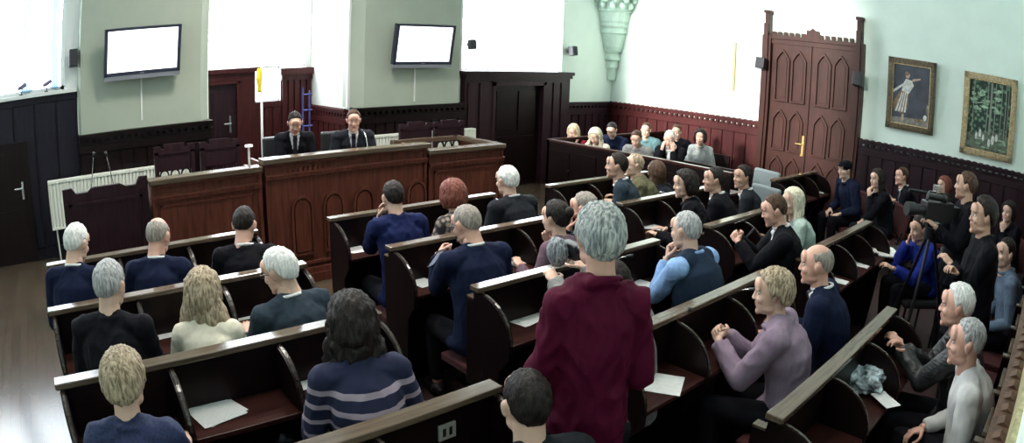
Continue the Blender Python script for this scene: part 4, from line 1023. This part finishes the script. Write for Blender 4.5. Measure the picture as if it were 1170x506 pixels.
# ------------------------------------------------------------------ who sits where
def hd(px, py, row, dy=0.5): return atY(px, py, ROWY[row]-dy)
def look(h, tx=3.3, ty=6.6):      # angle a head turns to look at the dais
    return -math.atan2(tx-h[0], ty-h[1])
def sit(label, px, py, row, dy=0.5, follow=0.45, dt=0.0, **k):
    h = hd(px, py, row, dy); h = (h[0], h[1], min(max(h[2], 1.08), 1.34)); a = look(h); k.setdefault('face', a*follow)
    person(label, h, turn=a*(1-follow)*0.6+dt, **k)
mauve = cloth('mauve_knit', (0.16, 0.10, 0.13)); cream = cloth('cream_knit', (0.66, 0.62, 0.52), 0.9, 0.05); blue = cloth('blue_jacket_cloth', (0.006, 0.011, 0.055))
tweed = blotch('navy_tweed', (0.005, 0.010, 0.04), (0.012, 0.022, 0.075), 90); slate = cloth('slate_wool', (0.022, 0.034, 0.048)); vestn = cloth('navy_vest', (0.014, 0.026, 0.05)); skyb = cloth('sky_shirt', (0.22, 0.36, 0.62))
lilac = cloth('lilac_wool', (0.27, 0.20, 0.27), 0.8, 0.05); wine = cloth('burgundy_cotton', (0.066, 0.002, 0.018), 0.75, 0.10); ltgrey = blotch('pale_grey_fleece', (0.46, 0.46, 0.47), (0.62, 0.62, 0.61), 6)
olive = cloth('olive_cloth', (0.10, 0.095, 0.055)); bluegr = cloth('blue_grey_shirt', (0.10, 0.14, 0.20)); mint = cloth('pale_mint_knit', (0.36, 0.46, 0.42)); royal = cloth('royal_blue_jacket', (0.010, 0.022, 0.19))
redtop = cloth('dark_red_knit', (0.20, 0.015, 0.03)); teal = cloth('teal_grey_cloth', (0.12, 0.22, 0.24)); greyj = cloth('grey_jacket_cloth', (0.22, 0.22, 0.22)); greyl = cloth('light_grey_shirt', (0.33, 0.36, 0.36))
floral = blotch('dark_floral_print', (0.30, 0.24, 0.20), (0.03, 0.025, 0.03), 22); strp = stripes('navy_knit_with_bands', (0.006, 0.009, 0.040), (0.32, 0.26, 0.32), [(0.80, 0.82), (0.87, 0.89), (0.94, 0.96), (1.005, 1.03)])
quilt = plain('black_quilted_nylon', (0.014, 0.016, 0.018), 0.4, bump=0.6, scale=18, stretch=(1, 1, 5), var=0.2)

# left block
sit('grey haired man in navy suit, head bowed, leftmost on the front bench', 88, 279, 1, hc='white', top=NAVY, nod=0.35, skin='fair', extra=('notie',))
sit('bald man in navy suit in the middle of the front left bench', 181, 271, 1, hs='bald', hc='stub', top=NAVY, nod=0.35, skin='ruddy')
sit('dark haired man in black suit at the right end of the front left bench', 279, 258, 1, hs='short', hc='dark', top=BLACKC, nod=0.45, thick=0.9, skin='ruddy', arms=('desk', 'write'))
sit('grey haired man in black jacket on the second left bench beside the open floor', 126, 327, 2, hc='grey', kind='jacket', top=BLACKC, nod=0.25, thick=1.1, arms=('desk', 'write'))
sit('woman with long wavy light brown hair in a cream top', 233, 335, 2, sex='f', hs='longwavy', hc='ash', kind='blouse', top=cream, nod=0.15, dt=-0.1)
sit('white haired man with glasses in grey suit looking left', 319, 311, 2, hc='white', top=slate, face=0.10, dt=0.75, nod=0.3, glasses=True, bulk=1.1, thick=1.15, extra=('notie',))
sit('fair haired older woman in navy tweed on the third left bench', 143, 436, 3, sex='f', hs='pixie', hc='ash', kind='jacket', top=tweed, nod=0.20, bulk=1.05)
sit('woman with dark hair in navy sweater with pale bands', 402, 370, 3, sex='f', hs='curly', hc='dark', kind='sweater', top=strp, nod=0.3, bulk=1.1, arms=('desk', 'low'))
h = hd(601, 462, 4, 0.42)
person('young man with short dark hair at the bottom edge behind the standing woman', (h[0], h[1], h[2]), face=-0.25, turn=-0.1, nod=0.12, hc='dark', hs='short', thick=0.7, kind='jacket', top=cloth('dark_quilted', (0.015, 0.018, 0.022)), arms=('lap', 'lap'))
# standing woman
person('standing woman with short grey hair in a loose burgundy shirt seen from behind', tuple(atY(684, 272, 1.46)), face=-0.62, turn=0.18, nod=0.05, sex='f', hs='pixie', hc='bluegrey', skin='ruddy', kind='loose', top=wine, stand=True, bulk=0.93, arms=('hipfront', 'hipfront'), thick=0.9, scale=1.0)
# middle block
sit('man with short dark hair in blue jacket resting cheek on his hand', 449, 226, 1, hc='dark', kind='jacket', top=blue, arms=('cheek', 'desk'), nod=0.2, dt=0.1, thick=0.85)
sit('woman with auburn bob in dark floral blouse', 517, 224, 1, sex='f', hs='bob', hc='auburn', kind='blouse', top=floral, nod=0.15)
sit('white haired man in black suit at the right end of the front middle bench', 579, 207, 1, hc='white', top=CHAR, nod=0.1, bulk=1.1, thick=1.1)
sit('balding man with glasses in navy suit on the second middle bench', 533, 257, 2, hs='receding', hc='stub', top=NAVY, arms=('phone', 'desk'), nod=0.35, dt=0.35, glasses=True, bulk=1.12, skin='ruddy', extra=('notie',))
sit('woman with dark hair put up in a mauve top', 634, 250, 2, dy=0.45, sex='f', hs='bun', hc='dark', kind='sweater', top=mauve, arms=('desk', 'chin'), dt=0.2, nod=0.1, thick=1.2)
sit('man with cropped grey hair leaning his face on his hand on the second middle bench', 667, 238, 2, dy=0.42, hc='stub', hs='receding', top=BLACKC, arms=('cheek', 'desk'), nod=0.25, dt=0.35, skin='ruddy')
person('person in grey sleeves filming with a camcorder behind the standing woman', (2.42, 1.98, 1.20), face=0.0, turn=-0.1, hs='short', hc='dark', kind='jacket', top=greyj, arms=(tuple(atZ(631, 318, 1.10)), tuple(atZ(660, 300, 1.13))))
sit('grey haired man in navy vest and blue shirt with hands clasped at his mouth', 783, 264, 3, hc='grey', kind='vest', top=vestn, sleeve=skyb, arms=('chin', 'chin'), nod=0.15, bulk=1.15, dt=0.05, thick=0.95)
sit('woman with short blond hair in a lilac blazer, hands clasped on the desk', 882, 335, 4, dy=0.46, sex='f', hs='pixie', hc='ash', skin='fair', kind='jacket', top=lilac, face=0.25, dt=0.35, nod=0.1, arms=('clasp', 'clasp'), bulk=1.1, thick=1.1)
sit('bald man in navy suit with white collar beside the woman in lilac', 932, 303, 4, dy=0.48, hs='bald', hc='stub', skin='ruddy', top=NAVY, face=0.20, dt=0.25, nod=0.1, bulk=1.1)
h = atZ(1092, 350, 1.24); person('white haired man in black quilted jacket with clasped hands', tuple(h), face=0.15, turn=0.15, nod=0.1, hc='white', kind='jacket', top=quilt, arms=(tuple(atZ(1028, 396, 0.93)), tuple(atZ(1034, 398, 0.92))), thick=1.1, skin='ruddy')
h = atZ(1103, 392, 1.20); person('grey haired man in pale grey fleece nearest the back wall', tuple(h), face=0.20, turn=0.10, nod=0.1, hc='grey', kind='sweater', top=ltgrey, arms=('lap', 'lap'), bulk=1.12, skin='ruddy', thick=0.9)
# right block
person('dark haired man in slate suit upright at the left end of front right bench', tuple(atY(704, 190, 3.93)), face=0.55, turn=0.15, hc='dark', top=slate, arms=('desk', 'desk'), skin='mid', extra=('notie',), lift=0.06)
sit('man with thinning hair and glasses in an olive coat', 724, 189, 1, dy=0.40, hs='receding', hc='ash', kind='coat', top=olive, face=0.6, dt=0.2, glasses=True, lift=0.04)
sit('woman seen from behind with long dark brown hair', 749, 197, 1, dy=0.30, sex='f', hs='longstraight', hc='brown', kind='jacket', top=CHAR, face=-0.1, dt=-0.3)
sit('dark haired woman in black reaching over papers', 782, 211, 2, sex='f', hs='bob', hc='dark', kind='jacket', top=BLACKC, face=0.4, dt=0.4, arms=('write', 'desk'), nod=0.1)
sit('dark haired man in black suit in the middle of the second right bench', 815, 206, 2, dy=0.45, hc='dark', top=BLACKC, face=0.3, dt=0.35, extra=('notie',), skin='mid', bulk=1.1)
sit('dark haired young man in open collar dark suit beside the empty grey chairs', 848, 203, 2, dy=0.40, hc='dark', top=CHAR, face=0.4, dt=0.5, extra=('notie',), skin='mid', thick=1.2)
sit('brown haired man in black jacket holding a phone on the third right bench', 884, 241, 3, dy=0.58, hc='brown', kind='suit', top=BLACKC, face=0.45, dt=0.2, nod=0.3, arms=('phone', 'phone'), bulk=1.15, skin='ruddy', extra=('notie',))
sit('woman with long pale blond hair in a mint top', 905, 231, 3, dy=0.36, sex='f', hs='longstraight', hc='pale', kind='sweater', top=mint, face=0.6, dt=0.35, nod=0.1)
h = atZ(1050, 262, 1.10); person('man in royal blue jacket raising a hand to his cheek beside the laptop', tuple(h), face=0.7, turn=0.2, nod=0.25, hc='dark', kind='jacket', top=royal, arms=('forward', 'cheek'), skin='mid')
def seated(label, px, py, z=1.2, **k): person(label, tuple(atZ(px, py, z)), **k)
seated('person in dark uniform and dark cap on a chair by the double door', 965, 194, face=0.95, turn=0.2, nod=0.1, kind='jacket', top=cloth('dark_blue_uniform', (0.007, 0.011, 0.03)), hc='dark', extra=('cap',), arms=('lap', 'lap'))
seated('dark haired woman in black resting chin on her hand by the right wall', 1002, 205, sex='f', face=0.7, turn=0.3, nod=0.05, hs='longstraight', hc='dark', kind='jacket', top=BLACKC, arms=('chin', 'lap'))
seated('short haired man in dark suit with white collar by the right wall', 1030, 202, face=0.55, turn=0.2, hc='brown', top=BLACKC, skin='ruddy', arms=('cross', 'cross'))
seated('woman with reddish hair partly hidden behind the television camera', 1078, 213, sex='f', face=0.7, turn=0.2, hs='bob', hc='auburn', kind='jacket', top=BLACKC, arms=('lap', 'lap'))
h = atZ(1103, 213, 1.63); person('camera operator in black standing behind the tripod', tuple(h), face=0.5, turn=-0.4, hc='brown', kind='jacket', top=BLACKC, stand=True, skin='mid', arms=('forward', 'forward'))
h = atZ(1122, 248, 1.60); person('young man with thick black hair in black standing near the back wall', tuple(h), face=0.35, turn=0.2, hc='dark', kind='jacket', top=BLACKC, stand=True, skin='mid', arms=('cross', 'cross'), thick=1.4)
seated('dark haired woman with hand at her mouth at the far right edge', 1152, 243, sex='f', face=0.9, turn=0.25, hs='bob', hc='dark', kind='jacket', top=BLACKC, arms=('chin', 'lap'))
seated('dark haired person in blue grey shirt seated against the back wall', 1148, 290, 1.22, face=0.3, turn=0.5, hc='dark', kind='shirt', top=bluegr, arms=('lap', 'lap'))
# gallery
G = [('blond woman in dark red top at the left end of the gallery', 655, 151, 7.65, 'f', 'longstraight', 'blond', redtop, 'blouse', ('cheek', 'desk'), 0.3),
     ('person with curly fair hair second from left in the gallery', 680, 156, 7.55, 'f', 'curly', 'pale', cream, 'blouse', ('desk', 'desk'), 0.5),
     ('dark haired man in dark blue bending over a white paper in the gallery', 699, 149, 8.0, 'm', 'short', 'dark', NAVY, 'jacket', ('forward', 'forward'), 0.5),
     ('man in grey jacket looking down at the gallery desk', 727, 159, 7.65, 'm', 'short', 'brown', greyj, 'jacket', ('desk', 'desk'), 0.4),
     ('man in teal jacket behind the man in grey in the gallery', 738, 149, 8.55, 'm', 'short', 'brown', teal, 'jacket', ('lap', 'lap'), 0.1),
     ('white haired man in black leaning cheek on his hand in the gallery', 765, 159, 7.75, 'm', 'short', 'white', BLACKC, 'suit', ('cheek', 'cheek'), 0.3),
     ('dark haired man in the gallery behind the white haired man', 773, 151, 8.9, 'm', 'short', 'brown', BLACKC, 'jacket', ('lap', 'lap'), 0.2),
     ('dark haired woman in light grey shirt at the right end of the gallery', 800, 157, 8.75, 'f', 'bob', 'dark', greyl, 'shirt', ('lap', 'lap'), 0.0)]
for lab, px, py, X_, sx, hs, hc, tp, kd, ar, nod in G:
    h = atX(px, py, X_); person(lab, tuple(h), face=1.85, turn=0.15, nod=nod, sex=sx, hs=hs, hc=hc, top=tp, kind=kd, arms=ar, bulk=1.05, lift=h[2]-1.22, extra=('notie',))
# dais
h = atY(337, 141, 6.72); person('dark haired man in black suit and dark tie reading at the dais', tuple(h), face=math.pi-0.25, turn=-0.05, nod=0.45, hc='dark', top=BLACKC, lift=0.33, arms=('desk', 'write'), skin='ruddy')
h = atY(404, 138, 6.70); person('grey haired man in dark suit and striped tie speaking at the dais microphone', tuple(h), face=math.pi-0.35, turn=-0.05, nod=0.15, hc='brown', top=CHAR, lift=0.33, arms=('desk', 'desk'), skin='ruddy', bulk=1.1)
build_people()

# ------------------------------------------------------------------ chairs
def padded_chair(name, label, loc, rz, fab, wide=0.46, zt=1.05):
    t = empty(name, loc, rz, label, 'chair')
    MB().box(-wide/2, wide/2, -0.02, 0.42, 0.40, 0.48).build('seat', fab, t, bevel=0.03)
    m = MB(); m.box(-wide/2, wide/2, -0.10, -0.04, 0.52, zt, M=Matrix.Rotation(0.10, 4, 'X')); m.build('backrest', fab, t, bevel=0.03)
    for x in (-wide/2+0.03, wide/2-0.03):
        for y in (0.0, 0.39): MB().tube([(x, y, 0), (x, y, 0.42)], 0.014).build('leg', BLACKM, t)
        MB().tube([(x, -0.03, 0.42), (x, -0.09, 0.60)], 0.012).build('back_post', BLACKM, t)
    return t
p = atZ(868, 197, 1.02); padded_chair('office_chair', 'empty grey padded chair farther from the camera at the end of the second right bench', (p[0], p[1], 0), 1.35, GREYFAB, 0.46, 1.06)
p = atZ(866, 216, 0.96); padded_chair('office_chair', 'empty grey padded chair nearer the camera at the end of the second right bench', (p[0], p[1], 0), 1.35, GREYFAB, 0.46, 1.00)
for px, py, rz, lab in ((965, 194, 1.2, 'dark red chair under the person in dark uniform'), (1002, 205, 0.7, 'dark red chair under the woman resting her chin by the right wall'), (1030, 202, 0.55, 'dark red chair under the short haired man by the right wall'), (1078, 213, 0.7, 'dark red chair behind the television camera')):
    p = atZ(px, py, 1.2); q = Matrix.Rotation(rz, 3, 'Z') @ Vector((0, -0.30, 0)); padded_chair('side_chair', lab, (p[0]+q.x, p[1]+q.y, 0), rz, REDFAB, 0.46, 0.92)
p = atZ(1050, 262, 1.10); q = Matrix.Rotation(0.7, 3, 'Z') @ Vector((0, -0.30, 0)); padded_chair('side_chair', 'dark chair under the man in royal blue jacket', (p[0]+q.x, p[1]+q.y, 0), 0.7, plain('black_chair_cloth', (0.02, 0.02, 0.025), 0.8), 0.46, 0.92)
p = atZ(1152, 243, 1.20); q = Matrix.Rotation(0.9, 3, 'Z') @ Vector((0, -0.30, 0)); padded_chair('side_chair', 'dark chair under the woman at the far right edge', (p[0]+q.x, p[1]+q.y, 0), 0.9, REDFAB, 0.44, 0.9)
for px, lab in ((337, 'black high backed chair of the dark haired man at the dais'), (404, 'black high backed chair of the speaker at the dais')):
    p = atY(px, 140, 6.95); t = padded_chair('office_chair', lab, (p[0]-0.05, 7.10, 0.33), math.pi-0.1, plain('black_leather', (0.012, 0.012, 0.014), 0.35), 0.52, 1.06)

# ------------------------------------------------------------------ television camera
p = atZ(1068, 238, 1.42); cx_, cy_ = p[0], p[1]
t = empty('video_camera', (cx_, cy_, 1.30), 0.75, 'large black television camera on a tripod in front of its operator', 'video camera')
MB().box(-0.06, 0.06, -0.18, 0.12, 0.02, 0.18).box(-0.05, 0.05, -0.26, -0.18, 0.04, 0.15).build('body', BLACK, t, bevel=0.008)
MB().tube([(0, 0.12, 0.10), (0, 0.22, 0.10), (0, 0.22, 0.10), (0, 0.30, 0.10)], [0.045, 0.045, 0.055, 0.058], 18).build('lens', BLACK, t, smooth=False)
MB().tube([(0, -0.14, 0.18), (0, -0.13, 0.24), (0, 0.08, 0.25), (0, 0.10, 0.18)], 0.014).build('handle', BLACKM, t)
MB().tube([(-0.07, -0.02, 0.22), (-0.07, 0.14, 0.23)], 0.028, 12).tube([(-0.07, -0.06, 0.215), (-0.07, -0.02, 0.22)], 0.035, 12).build('viewfinder', BLACK, t)
MB().tube([(0.07, -0.02, 0.22), (0.07, 0.26, 0.24)], 0.016, 12).build('microphone', BLACKM, t)
MB().box(-0.035, 0.035, -0.02, 0.03, 0.25, 0.31).build('camera_light', CHROME, t)
t = empty('tripod', (cx_, cy_, 0), 0.75, 'black tripod under the large television camera', 'tripod')
MB().cyl((0, 0, 1.16), 0.06, 0.10).box(-0.05, 0.05, -0.08, 0.08, 1.27, 1.30).cyl((0, 0, 1.24), 0.03, 0.05).build('head', BLACKM, t)
for a in (0.3, 2.4, 4.5): MB().tube([(0.04*math.cos(a), 0.04*math.sin(a), 1.18), (0.42*math.cos(a), 0.42*math.sin(a), 0.02)], 0.016).build('leg', BLACKM, t)
MB().tube([(0, -0.05, 1.22), (0.10, -0.32, 1.08)], 0.010).build('pan_handle', BLACKM, t)
# camcorder held up on the third middle bench
p = atZ(650, 281, 1.27)
t = empty('camcorder', (p[0]+0.02, p[1]-0.01, 1.20), -0.15, 'small camcorder with lit flip screen and fluffy grey windshield behind the standing woman', 'camcorder')
MB().box(-0.035, 0.035, -0.07, 0.08, 0.0, 0.09).build('body', BLACK, t, bevel=0.012)
MB().tube([(-0.0, -0.11, 0.075), (0, -0.07, 0.07)], [0.034, 0.028], 16).build('eyepiece', BLACK, t)
MB().box(0.04, 0.125, -0.01, 0.0, 0.06, 0.125).build('screen_frame', BLACK, t)
MB().box(0.047, 0.118, -0.013, -0.0101, 0.068, 0.118).build('screen', lit('camcorder_screen', (0.55, 0.62, 0.78), 0.8), t)
m = MB(); m.ball((-0.065, 0.05, 0.03), (0.05, 0.08, 0.085), 24, 16)
m.v = [(q[0]+noise.noise(Vector(q)*60)*0.012, q[1]+noise.noise(Vector(q)*60+Vector((9, 0, 0)))*0.012, q[2]+noise.noise(Vector(q)*60+Vector((0, 9, 0)))*0.012) for q in m.v]
m.build('windshield', hair('fluffy_grey', (0.06, 0.07, 0.08), (0.30, 0.32, 0.34)), t, smooth=True)

# ------------------------------------------------------------------ papers and things on the desks
def sheet(px, py, rz, label, n=1, w=0.21, h=0.297, z=0.774, mat=None, xy=None, group=None):
    p = atZ(px, py, z) if xy is None else (xy[0], xy[1], z)
    m = MB(); r = random.Random(int(px*7+py))
    for i in range(n):
        R = Matrix.Rotation(r.uniform(-0.09, 0.09)*(n > 1), 4, 'Z'); dx, dy = r.uniform(-0.012, 0.012), r.uniform(-0.012, 0.012); N = 6
        v = []
        for a in range(N+1):
            for b_ in range(2): v.append(R @ Vector((-w/2+w*b_+dx, -h/2+h*a/N+dy, 0.0015*i+0.004*(a/N)**3*(i == n-1))))
        v += [q+Vector((0, 0, 0.0010)) for q in v]; o = 2*(N+1)
        f = [(2*a, 2*a+2, 2*a+3, 2*a+1) for a in range(N)]+[(o+2*a, o+2*a+1, o+2*a+3, o+2*a+2) for a in range(N)]+[(2*a, o+2*a, o+2*a+2, 2*a+2) for a in range(N)]+[(2*a+1, 2*a+3, o+2*a+3, o+2*a+1) for a in range(N)]+[(0, 1, o+1, o), (2*N, o+2*N, o+2*N+1, 2*N+1)]
        m.add(v, f)
    o = m.build('paper_stack' if n > 1 else 'paper_sheet', mat or PAPER, None, loc=(p[0], p[1], z)); o.rotation_euler = (0, 0, rz)
    return tag(o, label, 'paper', group or 'papers on the bench desks')
printed = plain('printed_paper', (0.66, 0.68, 0.68), 0.7, var=0.10, scale=60, stretch=(1, 6, 1))
sheet(247, 470, 0.25, 'stack of white printed pages in front of the empty seat on the third left bench', 4, mat=printed, w=0.22, h=0.20)
sheet(353, 432, -0.1, 'papers beside the woman in the banded sweater', 2, h=0.20)
sheet(190, 379, 0.05, 'white papers between the grey haired man and the long haired woman', 2, h=0.20)
sheet(275, 358, 0.1, 'white papers between the long haired woman and the man with glasses', 2, h=0.20)
sheet(238, 305, 0.1, 'white papers beside the bald man on the front left bench', 2, h=0.20)
sheet(117, 480, 0.1, 'white paper left of the fair haired older woman', 1, h=0.16, w=0.16)
sheet(407, 285, 0.0, 'notepad beside the man in blue jacket', 2, h=0.16, w=0.14)
sheet(482, 322, 0.1, 'white sheet beside the balding man with glasses', 1, h=0.2, w=0.14)
sheet(598, 362, 0.2, 'white papers on the third middle bench left of the standing woman', 2, h=0.22)
sheet(752, 438, 0.5, 'white sheet on the fourth middle bench right of the standing woman', 1, h=0.24)
sheet(588, 298, 0.2, 'white papers in front of the woman in mauve', 2, h=0.2)
sheet(738, 325, 0.2, 'white sheet beside the man in navy vest', 1, h=0.18, w=0.15)
sheet(746, 259, 0.5, 'white papers under the hand of the woman in black', 2, h=0.2)
sheet(690, 247, 0.3, 'white sheet behind the man with cropped grey hair', 1, h=0.2)
sheet(958, 321, 0.1, 'small white note nearest the bald man on the fourth right bench', 1, h=0.14, w=0.12)
sheet(984, 303, 0.1, 'small white note in the middle of the fourth right bench', 1, h=0.14, w=0.12)
sheet(934, 218, 0.3, 'white sheet on the short bench desk near the double door', 1, h=0.18, xy=(atZ(934, 218, 0.78)[0], atZ(934, 218, 0.78)[1]), z=0.774)
# microphones
def mic(base, tip, label, H=0.0):
    t = empty('gooseneck_microphone', base, 0, label, 'microphone', 'gooseneck microphones')
    b = Vector(base); e = Vector(tip)-b; k = Vector((e.x*0.15, e.y*0.15, e.z*0.95)) if not H else e*0.5
    MB().cyl((0, 0, 0), 0.035, 0.018).build('base', BLACK, t)
    pts = [(k*2*s*(1-s))+(e*s*s)+Vector((0, 0, 0.018)) for s in [i/12 for i in range(13)]]
    MB().tube(pts, 0.0045).build('gooseneck', CHROME, t); d = (Vector(pts[-1])-Vector(pts[-2])).normalized()
    MB().tube([pts[-1], Vector(pts[-1])+d*0.05], [0.011, 0.013], 10).build('microphone_head', BLACK, t, smooth=True)
for bp, tp, lab in (((752, 402, 0.775), (780, 358, 1.02), 'gooseneck microphone on the fourth middle bench between the standing woman and the woman in lilac'),
                    ((822, 372, 0.775), (855, 334, 1.02), 'gooseneck microphone on the fourth middle bench before the woman in lilac'),
                    ((345, 405, 0.775), (372, 390, 0.95), 'gooseneck microphone left of the woman in banded sweater'),
                    ((690, 331, 0.775), (715, 296, 1.0), 'gooseneck microphone beside the man in navy vest'),
                    ((828, 283, 0.775), (846, 255, 1.0), 'gooseneck microphone before the man holding a phone'),
                    ((515, 285, 0.775), (523, 277, 1.0), 'gooseneck microphone on the second middle bench before the balding man'),
                    ((742, 240, 0.775), (757, 222, 1.0), 'gooseneck microphone before the dark haired woman in black')):
    mic(tuple(atZ(*bp)), tuple(atZ(*tp)), lab)
b = atY(421, 168, 6.30); mic((b[0], 6.30, 1.08), tuple(atY(415, 152, 6.45)), 'silver gooseneck microphone in front of the speaker on the dais')
# socket plates, laptop, bags, tablet
def socket(px, py, Y, label):
    p = atY(px, py, Y); t = tag(MB().box(-0.04, 0.04, -0.008, 0, -0.035, 0.035).build('socket_plate', plain('beige_plastic', (0.32, 0.31, 0.29), 0.5), loc=(p[0], Y, p[2])), label, 'socket')
    MB().box(-0.022, -0.008, -0.010, -0.008, -0.018, 0.018).box(0.008, 0.022, -0.010, -0.008, -0.018, 0.018).build('socket_hole', BLACK, t)
socket(510, 492, ROWY[4]-0.045, 'double socket plate on the fourth left bench below the top rail')
p = atZ(1012, 288, 0.78)
t = empty('laptop', (p[0], p[1], 0.775), 0.55, 'thin white laptop lying open flat at the end of the fourth right bench', 'laptop')
MB().box(-0.18, 0.18, -0.13, 0.13, 0, 0.016).build('base', WHITEP, t, bevel=0.004); MB().box(-0.18, 0.18, 0.13, 0.37, 0.010, 0.020, M=Matrix.Rotation(0.12, 4, 'X')).build('lid', WHITEP, t)
t = empty('side_table', (p[0]+0.12, p[1]+0.02, 0), 0.2, 'small dark table under the white laptop', 'table')
MB().box(-0.30, 0.30, -0.22, 0.40, 0.745, 0.772).build('tabletop', DARKWOOD, t)
for x in (-0.27, 0.27):
    for y in (-0.19, 0.37): MB().tube([(x, y, 0), (x, y, 0.745)], 0.014).build('leg', CHROME, t)
def crumple(px, py, z, s, label, mat, name='plastic_bag', cat='bag', seed=1):
    p = atZ(px, py, z); m = MB(); m.ball((0, 0, 0), (s[0], s[1], s[2]), 34, 22)
    q = []
    for v in m.v:
        w_ = Vector(v); n = noise.noise(w_*18+Vector((seed, 0, 0)))*0.35+noise.noise(w_*40+Vector((0, seed, 0)))*0.18; w_ = w_*(1+n); w_.z = max(w_.z, -s[2]*0.55)
        q.append(tuple(w_))
    m.v = q; o = m.build(name, mat, loc=(p[0], p[1], z+s[2]*0.55)); return tag(o, label, cat)
bagm = plain('pale_printed_film', (0.42, 0.50, 0.54), 0.35, var=0.85, scale=22)
p = atZ(1000, 440, 0.78)
crumple(990, 440, 0.775, (0.15, 0.12, 0.08), 'crumpled pale blue and black printed plastic bag on the rearmost middle bench', bagm)
sheet(1012, 456, -0.6, 'folded pale sheet sticking out of the plastic bag', 2, h=0.16, w=0.10, z=0.80)
crumple(335, 496, 0.46, (0.14, 0.09, 0.04), 'crumpled dark garment with pale print on the fourth left bench seat', blotch('dark_print_cloth', (0.5, 0.54, 0.58), (0.02, 0.02, 0.03), 9), 'folded_garment', 'garment', 4)
p = atZ(291, 440, 0.775)
t = empty('tablet', (p[0], p[1], 0.774), 0.15, 'black tablet lying on the third left bench beside the printed pages', 'tablet')
MB().box(-0.10, 0.10, -0.06, 0.06, 0, 0.008).build('housing', BLACK, t, bevel=0.003); MB().box(-0.092, 0.092, -0.052, 0.052, 0.008, 0.0085).build('screen', plain('dark_glass', (0.03, 0.03, 0.035), 0.08), t)
# phones in hands
for px, py, z, lab in ((497, 295, 1.02, 'phone in the hand of the balding man with glasses'), (855, 268, 0.98, 'phone held by the brown haired man in black')):
    p = atZ(px, py, z); t = empty('phone', tuple(p), 0.4, lab, 'phone')
    R = Matrix.Rotation(0.6, 4, 'X'); MB().box(-0.036, 0.036, -0.004, 0.004, -0.07, 0.07, M=R).build('housing', BLACK, t); MB().box(-0.032, 0.032, -0.0052, -0.004, -0.064, 0.064, M=R).build('screen', plain('phone_glass', (0.10, 0.11, 0.13), 0.1, emit=(0.6, 0.7, 0.9), es=0.3), t)

# ------------------------------------------------------------------ flag, stands and oddments behind the dais
p = atY(298, 190, 7.6)
t = empty('flagpole', (p[0]+0.03, 7.6, 0.33), 0, 'white flagpole with a furled yellow flag at the top beside the alcove door', 'flag')
MB().cyl((0, 0, 0), 0.13, 0.03).build('base', CHROME, t); MB().tube([(0, 0, 0.03), (0.0, 0, 1.92)], 0.016).build('pole', WHITEP, t, smooth=True)
m = MB(); n = 10
v = []
for i in range(n+1):
    z = 1.86-i*0.30/n; ww = 0.07*math.sin(min(1, (i+1)/4)*1.57)*(1-0.5*i/n)
    for k in range(8): a = 2*math.pi*k/8; v.append((-0.03+ww*0.7*math.cos(a)*(1+0.2*math.sin(i*1.3+k*2)), ww*0.5*math.sin(a), z))
m.add(v, [(i*8+k, (i+1)*8+k, (i+1)*8+(k+1) % 8, i*8+(k+1) % 8) for i in range(n) for k in range(8)]+[tuple(range(8)), tuple(n*8+7-k for k in range(8))])
m.build('flag', cloth('yellow_flag_cloth', (0.75, 0.60, 0.05)), t, smooth=True)
p = atY(350, 148, 8.4)
t = empty('rack_stand', (p[0], 8.4, 0.33), 0, 'narrow metal stand with bluish rungs in the alcove behind the chairman', 'stand')
bm = plain('blue_metal', (0.06, 0.08, 0.30), 0.3, metal=0.4)
MB().tube([(-0.05, 0, 0), (-0.05, 0, 1.55)], 0.012).tube([(0.05, 0, 0), (0.05, 0, 1.50)], 0.012).build('upright', bm, t)
for i in range(6): MB().tube([(-0.06, 0, 0.35+i*0.22), (0.09, 0, 0.35+i*0.22)], 0.010).build('rung', bm, t)
MB().box(-0.15, 0.15, -0.12, 0.12, 0, 0.02).build('base', bm, t)
p = atY(285, 190, 6.25)
t = empty('desk_lamp', (p[0]+0.0, 6.25, 1.01), 0, 'slim white post with a flat cap standing on the left dais wing', 'lamp')
MB().tube([(0, 0, 0.0), (0, 0, 0.42)], 0.012).build('post', WHITEP, t); MB().cyl((0, 0, 0), 0.05, 0.015).build('base', WHITEP, t); MB().cyl((0, 0, 0.42), 0.045, 0.02, r2=0.04).build('cap', WHITEP, t)
for px0, py0, px1, py1, lab in ((107, 182, 101, 212, 'left of the two thin microphones on the desk before the radiator'), (122, 181, 134, 210, 'right of the two thin microphones on the desk before the radiator')):
    a, c = atY(px0, py0, 6.28), atY(px1, py1-2, 6.28); mic((c[0], 6.28, 1.02), (a[0], 6.28, a[2]), lab, 1)
# things on the left window sill
p = atZ(24, 98, 2.14)
for px, lab in ((24, 'small security camera on the left window sill'), (53, 'small dark sensor on the left window sill near the pier')):
    q = atY(px, 105, YF-0.04); t = empty('sill_camera', (q[0], YF-0.04, 2.13), 0.3, lab, 'camera')
    MB().cyl((0, 0, 0), 0.03, 0.012).tube([(0, 0, 0.01), (0.02, 0, 0.09)], 0.008).build('mount', BLACKM, t); MB().tube([(-0.05, -0.02, 0.085), (0.07, 0.01, 0.13)], [0.026, 0.030], 12).build('housing', plain('dark_violet_plastic', (0.10, 0.07, 0.15), 0.4), t)
# folder and objects on the dais
for px, w, lab in ((447, 0.22, 'white paper pile on the dais beside the speaker'),):
    q = atY(px, 164, 6.25); o = MB().box(-w/2, w/2, -0.12, 0.12, 0, 0.02).build('paper_stack', PAPER, loc=(q[0], 6.28, 1.07)); tag(o, lab, 'paper')
